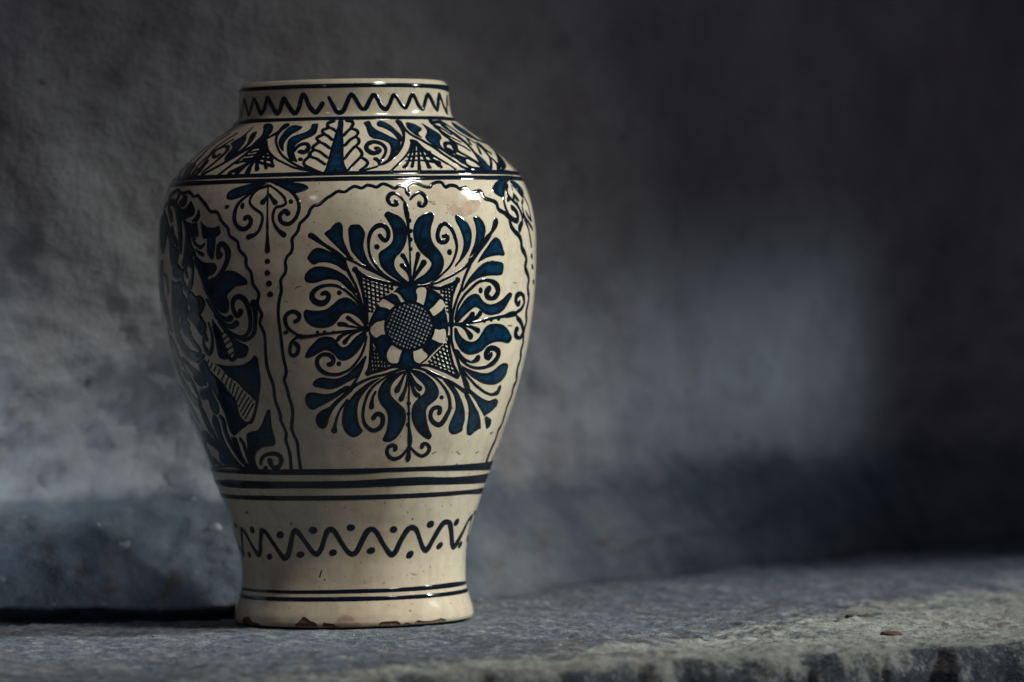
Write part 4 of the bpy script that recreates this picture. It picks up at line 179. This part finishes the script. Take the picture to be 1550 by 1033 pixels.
def paint(name, dark, light, lo, hi):
    q = NT(name)
    br = q.noise(75, 4, .6, dist=1.5)
    k = q.math('MULTIPLY', q.attr('pool'), q.ramp(br, [(lo, 0.0), (hi, 1.0)]))
    c = q.mix(k, dark, light)
    return q.set(Base_Color=c, Roughness=q.ramp(q.noise(80, 3), [(.3, .05), (.7, .14)]), Normal=glaze_bump(q, .35), IOR=1.5)
DARK = paint('navy_slip', (.0018, .0055, .0105), (.002, .010, .020), .3, .8)
BLUE = paint('cobalt_wash', (.0018, .006, .012), (.0015, .044, .098), .36, .78)
q = NT('bare_clay')
CHIP = q.set(Base_Color=q.ramp(q.noise(240, 5, .7), [(.3, (.05, .025, .016)), (.7, (.15, .075, .045))]), Roughness=.85, Normal=q.bump(q.noise(500, 4), .0006, 1))
q = NT('pink_clay')
PINK = q.set(Base_Color=q.ramp(q.noise(160, 5, .7), [(.3, (.31, .22, .155)), (.7, (.45, .34, .25))]), Roughness=.9, Specular_IOR_Level=.15, Normal=q.bump(q.noise(400, 4), .0005, 1))
q = NT('brown_stain')
BROWN = q.set(Base_Color=(.13, .075, .04), Roughness=.5)
q = NT('thin_wash')
WASH = q.set(Base_Color=q.ramp(q.noise(120, 4), [(.3, (.14, .165, .18)), (.7, (.26, .28, .27))]), Roughness=.12, Normal=glaze_bump(q))
MATS = [DARK, BLUE, CHIP, PINK, BROWN, WASH]

# ------------------------------------------------------------------ the vase
vase = bpy.data.objects.new('vase', None); col.objects.link(vase)
vase.rotation_euler = (0, -TILT, 0); vase.empty_display_size = .1
vase['label'] = 'cream glazed ceramic vase with dark blue painted flower rosette and zigzag bands'
vase['category'] = 'vase'

def inside(pts, poly):
    x, y = pts[:, 0][:, None], pts[:, 1][:, None]; a = poly; b = np.roll(poly, -1, 0)
    c = ((a[:, 1] > y) != (b[:, 1] > y)) & (x < (b[:, 0]-a[:, 0]) * (y-a[:, 1]) / (b[:, 1]-a[:, 1] + 1e-12) + a[:, 0])
    return c.sum(1) % 2 == 1
def segdist(pts, poly):
    a = poly; b = np.roll(poly, -1, 0); d = b - a; L = (d*d).sum(1) + 1e-12
    t = np.clip(((pts[:, None] - a) * d).sum(2) / L, 0, 1)
    return np.sqrt((((pts[:, None] - (a + t[..., None]*d))**2).sum(2))).min(1)
CHIPS = [np.array(e[4], float).reshape(-1, 2) / (1e4, 10) for e in PAINT if e[2] == 'glaze_chip' and e[3] == 2]
def lathe(name, zs, extra=(), n=288, chips=False):
    v = []; f = []; ths = np.arange(n) * 2 * math.pi / n
    rows = [surf(ths, np.full(n, z)) for z in zs]
    nr = [nrm(ths, np.full(n, z)) for z in zs]
    for (r, z) in extra:
        rows.append(np.stack([(r + 0 * ths) * np.sin(ths), -(r + 0 * ths) * np.cos(ths), np.full(n, z)], -1) * U)
    if chips:                                         # broken edge: the wall is cut back where the glaze has chipped off
        for i, z in enumerate(zs):
            if z > 26: continue
            p = np.stack([(ths + math.pi) % (2*math.pi) - math.pi, np.full(n, z)], -1)
            for c in CHIPS:
                P2 = c * (178, 1); q2 = p * (178, 1); ins = inside(q2, P2)
                if ins.any():
                    d = np.zeros(n); d[ins] = np.minimum(1, segdist(q2[ins], P2) / .8)
                    rows[i] = rows[i] - nr[i] * (4 * d * U)[:, None]
    v = np.concatenate(rows)
    for i in range(len(rows) - 1):
        for j in range(n):
            k = (j + 1) % n
            f.append((i*n+j, i*n+k, (i+1)*n+k, (i+1)*n+j))
    me = mesh(name, v, f)
    # exact normals on the glazed wall, so the sections meet without a seam
    nn = [(0, 0, 0)] * len(v); a = np.concatenate(nr)
    for i in range(len(a)): nn[i] = tuple(a[i])
    if not extra: me.normals_split_custom_set_from_vertices(nn)
    return link(name, me, CREAM, vase)
ztop = PROF[0][-1]
zn, zsh, zb = 754.0, 667.0, 212.0
foot = lathe('foot', np.concatenate([np.linspace(3, 22, 24), np.linspace(24, zb, 90)]), n=1152, chips=True)
belly = lathe('belly', np.linspace(zb, zsh, 190))
shoulder = lathe('shoulder', np.linspace(zsh, zn, 60))
neck = lathe('neck', np.linspace(zn, ztop - 6, 36))
rim = lathe('rim', [ztop - 6, ztop - 3, ztop - 1], [(153.5, ztop + 3.2), (150, ztop + 5), (146, ztop + 5.2), (142, ztop + 3.5), (140, ztop - 2), (140, ztop - 50), (146, 740), (180, 700), (235, 640), (262, 560), (258, 430), (225, 300), (165, 120), (140, 30), (0.5, 22)])
base = lathe('base', [3.0], [(174, 1.0), (168, 0.2), (140, 0.6), (0.5, 2)])
PARENT = {'neck': neck, 'shoulder': shoulder, 'belly': belly, 'base': foot}

def crom(P, closed, step):
    P = np.array(P, float); n = len(P); out = []
    segs = n if closed else n - 1
    for i in range(segs):
        if closed: a, b, c, d = P[(i-1) % n], P[i], P[(i+1) % n], P[(i+2) % n]
        else:
            b, c = P[i], P[i+1]; a = P[i-1] if i else 2*b - c; d = P[i+2] if i + 2 < n else 2*c - b
        zm = (b[1] + c[1]) / 2; L = math.hypot((c[0]-b[0]) * float(R(zm)), (c[1]-b[1]) * math.sqrt(1 + float(dR(zm))**2))
        k = max(1, int(math.ceil(L / step)))
        for t in np.arange(k) / k:
            out.append(.5 * ((2*b) + (c-a)*t + (2*a-5*b+4*c-d)*t*t + (3*b-a-3*c+d)*t**3))
    if not closed: out.append(P[-1])
    return np.array(out)

XS = np.array([-1, -.86, -.6, -.25, .25, .6, .86, 1])
def ribbon(P, closed, lift):
    Q = crom(P, closed, 1.7 if not closed else 9.0)
    th, z, w = Q[:, 0], Q[:, 1], np.maximum(Q[:, 2], 1.0)
    p = np.stack([R(z)*np.sin(th), -R(z)*np.cos(th), z], -1)
    t = (np.roll(p, -1, 0) - np.roll(p, 1, 0)) if closed else np.gradient(p, axis=0) if len(p) > 1 else p
    t /= np.linalg.norm(t, axis=1)[:, None] + 1e-9
    n = nrm(th, z)
    rng = np.random.RandomState(int(abs(P[0][0]*999 + P[0][1]*7)) % 99991)
    jit = np.convolve(rng.uniform(-1, 1, len(w) + 8), np.ones(9) / 9, 'valid'); w = w * (1 + .16 * jit)
    sc = np.ones(len(p))
    if not closed:                                    # round ends
        pre, post = [], []
        for a in (80, 55, 28): 
            a = math.radians(a)
            pre.append((p[0] - t[0]*w[0]/2*math.sin(a), t[0], n[0], w[0], math.cos(a)))
        for a in (28, 55, 80):
            a = math.radians(a)
            post.append((p[-1] + t[-1]*w[-1]/2*math.sin(a), t[-1], n[-1], w[-1], math.cos(a)))
        cat = lambda i: np.concatenate([np.array([e[i] for e in pre]), [p, t, n, w, sc][i], np.array([e[i] for e in post])])
        p, t, n, w, sc = [cat(i) for i in range(5)]
    s = np.cross(n, t); s /= np.linalg.norm(s, axis=1)[:, None] + 1e-9
    H = np.minimum(.62, .13 * w)
    m = len(p); off = XS[None, :] * (w * sc / 2)[:, None]
    q = p[:, None, :] + s[:, None, :] * off[..., None]
    h = H[:, None] * np.sqrt(np.maximum(0, 1 - XS[None, :]**2)) * sc[:, None]**.5 - .10 + lift
    v = surf(np.arctan2(q[..., 0], -q[..., 1]).ravel(), q[..., 2].ravel(), h.ravel())
    K = len(XS); f = []
    for i in range(m if closed else m - 1):
        i2 = (i + 1) % m
        for j in range(K - 1): f.append((i*K+j, i2*K+j, i2*K+j+1, i*K+j+1))
    return v, f, np.zeros(len(v))

def jag(P, step):                                     # straight, slightly ragged outline for broken edges
    out = []; rng = np.random.RandomState(int(abs(P[0][1] * 13)) + 5)
    for a, c in zip(P, np.roll(P, -1, 0)):
        L = math.hypot((c[0]-a[0]) * float(R(a[1])), c[1]-a[1]); k = max(1, int(L / step))
        for t in np.arange(k) / k: out.append(a + (c-a)*t + (rng.uniform(-.5, .5, 2) * (1 / 200.0, 1.0) if t > 0 else 0))
    return np.array(out)
def fill(P, holes, lift, flat=False, chip=False):
    loops = [jag(P, 2.2)] if flat and chip is not None else [crom(p, True, 1.8) for p in [P] + holes]
    zc = P[:, 1].mean(); rc = float(R(zc)); k = math.sqrt(1 + float(dR(zc))**2)
    L2 = [np.stack([l[:, 0]*rc, l[:, 1]*k], -1) for l in loops]
    lo, hi = L2[0].min(0), L2[0].max(0); st = 1.9
    gx, gy = np.meshgrid(np.arange(lo[0], hi[0], st), np.arange(lo[1], hi[1], st*.87)); gx[1::2] += st/2
    g = np.stack([gx.ravel(), gy.ravel()], -1)
    def ok(pts):
        m = inside(pts, L2[0])
        for h in L2[1:]: m &= ~inside(pts, h)
        return m
    g = g[ok(g)] if len(g) else g
    dist = lambda pts: np.min([segdist(pts, l) for l in L2], 0)
    if len(g): g = g[dist(g) > .75]
    pts = [Vector(p) for p in np.concatenate(L2 + [g])]; edges = []; o = 0
    for l in L2:
        edges += [(o+i, o+(i+1) % len(l)) for i in range(len(l))]; o += len(l)
    vv, _, ff, _, _, _ = delaunay_2d_cdt(pts, edges, [], 0, 1e-5)
    v2 = np.array([(p[0], p[1]) for p in vv]); ff = np.array(ff)
    cen = v2[ff].mean(1); ff = ff[ok(cen)]
    d = dist(v2); d[d < 1e-3] = 0
    if chip:
        h = -.15 - np.minimum(d, 1.7) * (.75 + .25*np.sin(v2[:, 0]*.9) * np.cos(v2[:, 1]*1.1)) + .25*np.sin(v2[:, 0]*2.1 + v2[:, 1])*np.minimum(d, 1)
    elif flat: h = -.06 + lift + .12 * np.minimum(d, 1)
    else:
        h = -.10 + lift + .60 * (1 - np.exp(-(d / 1.1)**1.3)) - .16 * np.clip((d - 3) / 5, 0, 1)
    v = surf(v2[:, 0]/rc, v2[:, 1]/k, h)
    return v, ff.tolist(), np.clip((d - 2.8) / 5.0, 0, 1)

def stroke(e, i):
    kind, part, name, mi, data = e[:5]
    lift = (i % 97) * .0011
    if kind == 'F':
        P = np.array(data, float).reshape(-1, 2) / (1e4, 10)
        hs = [np.array(h, float).reshape(-1, 2) / (1e4, 10) for h in (e[5] if len(e) > 5 else [])]
        return fill(P, hs, lift, mi >= 2, True if mi == 2 else (False if name == 'glaze_chip' else None))
    P = np.array(data, float).reshape(-1, 3) / (1e4, 10, 10)
    if kind == 'R':
        a, b = P[-1].copy(), P[0].copy(); b[0] += 2*math.pi
        back = [a + (b - a) * t for t in np.linspace(0, 1, 9)[1:-1]]
        return ribbon(np.concatenate([P, back]), True, lift)
    return ribbon(P, False, lift)

def with_pool(name, v, f, pool):
    me = mesh(name, v, f); at = me.attributes.new('pool', 'FLOAT', 'POINT'); at.data.foreach_set('value', np.asarray(pool, np.float32)); return me

def zig(part, amp, zc, period, w, t0, t1):            # the zigzag runs on round the back
    P = []; n = int((t1 - t0) / period * 2)
    for k in range(n + 1):
        t = t0 + (t1 - t0) * k / n; s = 1 if k % 2 else -1
        P += [round((t - period*.1)*1e4), round((zc + s*amp*.9)*10), w*10, round(t*1e4), round((zc + s*amp)*10), w*10, round((t + period*.1)*1e4), round((zc + s*amp*.9)*10), w*10]
    return ['L', part, 'zigzag', 0, P]
PAINT += [zig('neck', 13, 782, .215, 6.5, 1.66, 4.62), zig('base', 19, 119, .345, 7, 1.64, 4.60)]
built = []
for i, e in enumerate(PAINT):
    try: v, f, pool = stroke(e, i)
    except Exception as ex:
        print('stroke failed', i, e[:3], ex); continue
    nm = {'rung': 'stripe', 'ring': 'rosette_ring', 'hatching': 'hatch_line', 'stem': 'stem_line', 'scratch': 'scratch'}.get(e[2], e[2])
    built.append((e, v, f, pool))
    link(nm, with_pool(nm, v, f, pool), MATS[e[3]], PARENT[e[1]])

def back_copy(name, sel, turns, parent):               # the same painting on the far side, one mesh
    V, Fc, PL, MI = [], [], [], []; o = 0
    for e, v, f, pool in sel:
        for a in turns:
            c, s = math.cos(a), math.sin(a)
            w = np.stack([v[:, 0]*c - v[:, 1]*s, v[:, 0]*s + v[:, 1]*c, v[:, 2]], -1)
            V.append(w); Fc += [tuple(k + o for k in q) for q in f]; PL.append(pool); MI += [e[3]] * len(f); o += len(v)
    me = with_pool(name, np.concatenate(V), Fc, np.concatenate(PL)); ob = link(name, me, MATS, parent)
    me.polygons.foreach_set('material_index', MI); ob['kind'] = 'stuff'
def cth(e):
    d = np.array(e[4], float); return d[0::(2 if e[0] == 'F' else 3)].mean() / 1e4
rad = math.radians
back_copy('painted_panel', [b for b in built if b[0][1] == 'belly' and b[0][0] != 'R' and b[0][3] < 2 and -1.45 < cth(b[0]) < 1.1], [math.pi], belly)
back_copy('painted_leaves', [b for b in built if b[0][1] == 'shoulder' and b[0][0] != 'R' and -.53 < cth(b[0]) < .53], [rad(125), rad(180), rad(238)], shoulder)

# ------------------------------------------------------------------ the stone ledge, its upstand and the wall
def fbm(x, y, z, s, oct=4):
    return noise.fractal(Vector((x*s, y*s, z*s)), 1.0, 2.0, oct)
BKX = [-2600, -1700, -300, -120, 60, 203, 700, 1242, 2600, 4200]; BKD = [-420, -200, 95, 160, 300, 470, 1220, 2050, 4100, 6400]
back = pchip(BKX, BKD)
def front(x): return -845 + (x - 484) * .50 + max(0, x - 760) * .30 + 48 * fbm(x, 3, 1, .0045, 3) + 16 * fbm(x, 8, 1, .018, 4)
def tilt(x): return math.tan(TILT) * 320 * math.tanh(x / 320.0)
def top(x, d):
    r = math.hypot(x, d); fl = min(1, max(0, (r - 178) / 90.0)); fs = min(1, max(0, (r - 172) / 30.0))
    dip = 0.0
    if x < 0:
        t = min(1, max(0, (d - (float(back(x)) - 85)) / 85.0)); dip = 26 * t * t * (3 - 2*t) * min(1, max(0, (-150 - x) / 60.0))
    return tilt(x) - dip + fl * (9 * fbm(x, d, 0, .0035, 3) + 3.4 * fbm(x, d, 5, .016, 3)) + fs * ((3.0 + 1.8 * min(1, max(0, (x - 200) / 400.0))) * fbm(x, d, 9, .055, 4) + min(1, max(0, (x - 150) / 300.0)) * 3.5 * max(0, fbm(x, d, 33, .022, 3))) - .4 - 1.2 * (1 - fs)
xs = np.concatenate([np.arange(-2600, -900, 40), np.arange(-900, -620, 20), np.arange(-620, 1120, 4.5), np.arange(1120, 1700, 14), np.arange(1700, 4200, 60)])
ss = np.concatenate([np.linspace(0, 1, 190)])
v = []; f = []; edge = []; worn = []
for x in xs:
    fd, bd = float(front(x)), float(back(x))
    prof = []
    rnd = 46 + 14 * fbm(x, 1, 4, .01, 2)
    for zf in (-900, -600, -380, -250, -170, -120, -90, -70): 
        prof.append((fd + 10 * fbm(x, zf, 2, .012, 4) + 5 * fbm(x, zf, 7, .05, 3), zf + rnd*.0, 0))
    for a in np.linspace(0, 90, 9):
        a = math.radians(a); prof.append((fd + rnd * (1 - math.cos(a)) + 4*fbm(x, a*60, 7, .05, 3), None if a > 1.5 else -rnd * 1.3 * (1 - math.sin(a)), 1))
    # top, dense near the camera and the vase
    n = 210
    for k in range(1, n + 1):
        t = k / n; t = t ** 1.15
        prof.append((fd + rnd + (bd - fd - rnd) * t, None, 2))
    for dd, zz in ((14, -7), (24, -24), (28, -70), (30, -190)): prof.append((bd + dd, zz, 3))
    for (d, z, tag) in prof:
        zt = top(x, d)
        v.append((x*U, d*U, (zt if z is None else zt + z) * U)); edge.append((d - fd)); worn.append((.95 + .75 * min(1, max(0, (x - 250) / 700.0))) - (d - fd) / (100 * (2.0 + max(0, (x + 220) * .0056))))
m = len(prof)
for i in range(len(xs) - 1):
    for j in range(m - 1): f.append((i*m+j, (i+1)*m+j, (i+1)*m+j+1, i*m+j+1))
ledge_tree = BVHTree.FromPolygons([Vector(p) for p in v], f)
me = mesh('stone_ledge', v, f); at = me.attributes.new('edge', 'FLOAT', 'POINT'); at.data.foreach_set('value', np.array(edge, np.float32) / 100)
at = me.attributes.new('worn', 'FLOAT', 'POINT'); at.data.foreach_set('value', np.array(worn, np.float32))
q = NT('ledge_stone')
n1 = q.noise(14, 6, .62); n2 = q.noise(42, 6, .74); n3 = q.noise(150, 6, .75); n4 = q.noise(520, 4, .7)
c = q.ramp(n2, [(.32, (.038, .050, .072)), (.5, (.105, .121, .148)), (.66, (.25, .255, .262))])
c = q.mix(q.ramp(n3, [(.38, .9), (.54, 0.0)]), c, (.045, .055, .072))
c = q.mix(q.ramp(n3, [(.54, 0.0), (.70, .7)]), c, (.34, .335, .32))
worn = q.attr('worn')
worn = q.math('ADD', worn, q.math('MULTIPLY', q.math('SUBTRACT', n1, .5), 2.0))
worn = q.math('ADD', worn, q.math('MULTIPLY', q.math('SUBTRACT', n2, .5), 2.2))
c = q.mix(q.ramp(worn, [(.30, 0.0), (.85, .88)]), c, q.ramp(n3, [(.34, (.13, .125, .115)), (.46, (.40, .385, .335)), (.68, (.66, .645, .585))]))
c = q.mix(q.ramp(q.noise(24, 6, .75, dist=1.2), [(.56, 0.0), (.68, .7)]), c, (.17, .115, .085))
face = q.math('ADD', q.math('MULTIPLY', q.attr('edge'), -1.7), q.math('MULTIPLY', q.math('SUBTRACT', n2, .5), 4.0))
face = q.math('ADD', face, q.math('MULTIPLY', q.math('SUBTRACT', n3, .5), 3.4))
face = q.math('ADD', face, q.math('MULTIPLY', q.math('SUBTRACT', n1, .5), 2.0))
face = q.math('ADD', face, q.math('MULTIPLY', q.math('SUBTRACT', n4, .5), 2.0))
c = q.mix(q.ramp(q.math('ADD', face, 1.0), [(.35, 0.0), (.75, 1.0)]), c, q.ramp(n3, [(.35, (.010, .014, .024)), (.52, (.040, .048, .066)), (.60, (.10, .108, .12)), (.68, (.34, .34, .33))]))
c = q.mix(q.ramp(n4, [(.64, 0.0), (.70, .8)]), c, (.55, .55, .53))
b = q.bump(n3, .0040, .8); b = q.bump(n4, .0016, .9, b)
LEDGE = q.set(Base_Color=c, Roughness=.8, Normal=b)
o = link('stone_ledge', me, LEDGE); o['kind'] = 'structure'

# the wall: dark, damp foot that curves up into old plaster; a shadow gap under its lower edge on the left
xs2 = np.concatenate([np.arange(-2600, -900, 50), np.arange(-900, 1700, 11), np.arange(1700, 4200, 60)])
v = []; f = []; st = []
for x in xs2:
    bd = float(back(x)); g = 1 / (1 + math.exp((x - 60) / 60.0)); rt = min(1, max(0, (x + 100) / 500.0)); lip = 9 + 8*fbm(x, 5, 60, .008, 4) + 9*min(1, max(0, (-250 - x) / 300.0))
    P = [(60, -190), (150*g + 40*(1-g), -150), (150*g + 40*(1-g), -6), (115*g + 38*(1-g), 6 + (lip-16)*g), (78*g + 36*(1-g), (lip-7)*g - 20*(1-g)), (62*g + 34*(1-g), lip*g - 6*(1-g))]
    z0 = lip*g - 6*(1-g); d0 = 62*g + 34*(1-g)
    for t in np.linspace(0, 1, 50)[1:]: P.append((d0 + 190*t**1.15, z0 + (165 - z0)*t**.95))
    for t in np.linspace(0, 1, 14)[1:]: P.append((d0 + 190 + 50*math.sin(t*math.pi/2), 165 + 60*(1 - math.cos(t*math.pi/2))))
    for z in np.concatenate([np.linspace(225, 1000, 95)[1:], np.linspace(1040, 4200, 24)]): P.append((d0 + 240 + .03*(z - 225), z))
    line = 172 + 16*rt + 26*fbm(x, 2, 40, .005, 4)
    for k, (dd, z) in enumerate(P):
        a = min(1, max(0, (z - 10) / 60.0)) if k > 4 else .15
        dz = 0 if k < 2 else (14*fbm(x, 3, 3, .004, 4) + 5*fbm(x, z, 6, .03, 3)) * a * max(0, 1 - z/600.0)
        ua = 1 - .68*min(1, max(0, (z - 380) / 250.0))
        dp = (30*fbm(x, z, 21, .0024, 3) + ua*(19*fbm(x, z, 11, .008, 4) + 7*fbm(x, z, 25, .022, 4) + 3.5*fbm(x, z, 29, .06, 3))) * (a + .15)
        v.append((x*U, (bd + dd + dp)*U, (z + dz + tilt(x))*U))
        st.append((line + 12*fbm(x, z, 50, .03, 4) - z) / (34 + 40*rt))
m = len(P)
for i in range(len(xs2) - 1):
    for j in range(m - 1): f.append((i*m+j, (i+1)*m+j, (i+1)*m+j+1, i*m+j+1))
wall_tree = BVHTree.FromPolygons([Vector(p) for p in v], f)
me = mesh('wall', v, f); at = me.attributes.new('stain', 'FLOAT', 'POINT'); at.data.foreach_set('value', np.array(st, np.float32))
q = NT('old_plaster')
n1 = q.noise(4.5, 6, .6); n2 = q.noise(28, 6, .7); n3 = q.noise(120, 5, .7)
c = q.ramp(n1, [(.3, (.225, .215, .215)), (.55, (.34, .325, .32)), (.75, (.43, .415, .405))])
c = q.mix(q.ramp(n2, [(.50, 0.0), (.78, .75)]), c, (.16, .15, .145))
c = q.mix(q.ramp(q.noise(9, 5, .7, q.mapped((1, 1, .4)), .8), [(.52, 0.0), (.75, .6)]), c, (.21, .155, .13))
c = q.mix(q.ramp(q.noise(50, 4, .6), [(.66, 0.0), (.76, .85)]), c, (.08, .068, .068))
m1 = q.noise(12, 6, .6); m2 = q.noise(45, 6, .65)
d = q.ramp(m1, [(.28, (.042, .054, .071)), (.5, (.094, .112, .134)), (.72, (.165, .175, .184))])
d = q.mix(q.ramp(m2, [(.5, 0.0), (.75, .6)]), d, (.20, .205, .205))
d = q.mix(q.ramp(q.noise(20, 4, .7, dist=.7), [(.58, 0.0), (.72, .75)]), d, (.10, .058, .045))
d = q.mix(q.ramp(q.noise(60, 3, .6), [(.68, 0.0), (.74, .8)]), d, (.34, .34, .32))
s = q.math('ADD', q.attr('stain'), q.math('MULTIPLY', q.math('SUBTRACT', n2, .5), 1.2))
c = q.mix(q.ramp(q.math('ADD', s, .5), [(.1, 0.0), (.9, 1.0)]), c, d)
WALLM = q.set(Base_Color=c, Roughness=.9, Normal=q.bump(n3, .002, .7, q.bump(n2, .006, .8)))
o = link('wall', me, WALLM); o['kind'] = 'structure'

# limewash flecks stuck to the foot of the wall, crumbs on the ledge
def lump(name, sx, sy, sz, seed, mat, parent=None):
    rng = np.random.RandomState(seed); v = []; f = []; nu, nv = 14, 8
    for i in range(nv + 1):
        for j in range(nu):
            a, e = 2*math.pi*j/nu, math.pi*(i/nv - .5)
            p = Vector((math.cos(a)*math.cos(e), math.sin(a)*math.cos(e), math.sin(e)))
            k = 1 + .38*noise.noise(p*1.7 + Vector((seed*3.1, 0, 0))) + .16*noise.noise(p*4 + Vector((0, seed*2.3, 0)))
            v.append((p.x*k*sx*U, p.y*k*sy*U, p.z*k*sz*U))
    for i in range(nv):
        for j in range(nu): f.append((i*nu+j, i*nu+(j+1) % nu, (i+1)*nu+(j+1) % nu, (i+1)*nu+j))
    return link(name, mesh(name, v, f), mat, parent)
q = NT('limewash')
LIME = q.set(Base_Color=q.ramp(q.noise(300, 4), [(.3, (.28, .28, .27)), (.7, (.46, .46, .44))]), Roughness=.8)
for x, z, s in ((-229, 122, 9),):
    hit = wall_tree.ray_cast(Vector((x*U, -.3, z*U)), Vector((0, 1, 0)))[0]
    if hit:
        k = lump('limewash_fleck', s, s*.5, s*.9, int(x) % 50, LIME, o); k.location = hit
q = NT('brick_crumb')
BRICK = q.set(Base_Color=q.ramp(q.noise(420, 4), [(.3, (.07, .030, .020)), (.7, (.16, .095, .07))]), Roughness=.9, Normal=q.bump(q.noise(900, 3), .0006))
q = NT('dark_crumb')
DCR = q.set(Base_Color=q.ramp(q.noise(420, 4), [(.3, (.022, .018, .015)), (.7, (.10, .085, .07))]), Roughness=.9, Normal=q.bump(q.noise(900, 3), .0006))
for x, d, s, nm, mat, lab in ((781, -396, (15, 17, 4.5), 'brick_crumb', BRICK, 'flat reddish brown crumb lying on the pale worn front edge of the ledge'),
                              (772, -40, (12, 15, 7), 'stone_crumb', DCR, 'larger dark crumb behind the reddish crumb on the pale part of the ledge'),
                              (742, -130, (8, 9, 4), 'stone_crumb', DCR, 'small dark crumb between the reddish crumb and the larger dark crumb')):
    hit = ledge_tree.ray_cast(Vector((x*U, d*U, .3)), Vector((0, 0, -1)))[0]
    k = lump(nm, *s, int(x) % 60, mat); k.location = hit + Vector((0, 0, s[2]*.45*U)); k.rotation_euler = (0, 0, x)
    k['label'] = lab; k['category'] = 'chip' if 'chip' in nm else 'crumb'

# loose grit on the ledge: too fine to count, one object
rng = np.random.RandomState(4); gv = []; gf = []
for _ in range(260):
    x = rng.uniform(-520, 1050); lo = float(front(x)) + 90; hi = float(back(x)) - 30
    d = lo + (hi - lo) * rng.beta(1.2, 1.6)
    if math.hypot(x, d) < 186: continue
    hit = ledge_tree.ray_cast(Vector((x*U, d*U, .3)), Vector((0, 0, -1)))[0]
    if not hit: continue
    s = rng.uniform(.9, 2.6) * U; o0 = len(gv)
    for (a, c, e) in ((1, 0, 0), (-1, 0, 0), (0, 1, 0), (0, -1, 0), (0, 0, .8), (0, 0, -.6)):
        gv.append((hit.x + s*a*rng.uniform(.6, 1.5), hit.y + s*c*rng.uniform(.6, 1.5), hit.z + s*(e + .3)))
    for q3 in ((0, 2, 4), (2, 1, 4), (1, 3, 4), (3, 0, 4), (2, 0, 5), (1, 2, 5), (3, 1, 5), (0, 3, 5)): gf.append(tuple(o0 + k for k in q3))
q = NT('grit')
GRIT = q.set(Base_Color=q.ramp(q.noise(90, 2, .5), [(.35, (.05, .045, .045)), (.5, (.20, .17, .14)), (.65, (.50, .49, .46))]), Roughness=.9)
g = link('grit', mesh('grit', gv, gf, False), GRIT); g['kind'] = 'stuff'
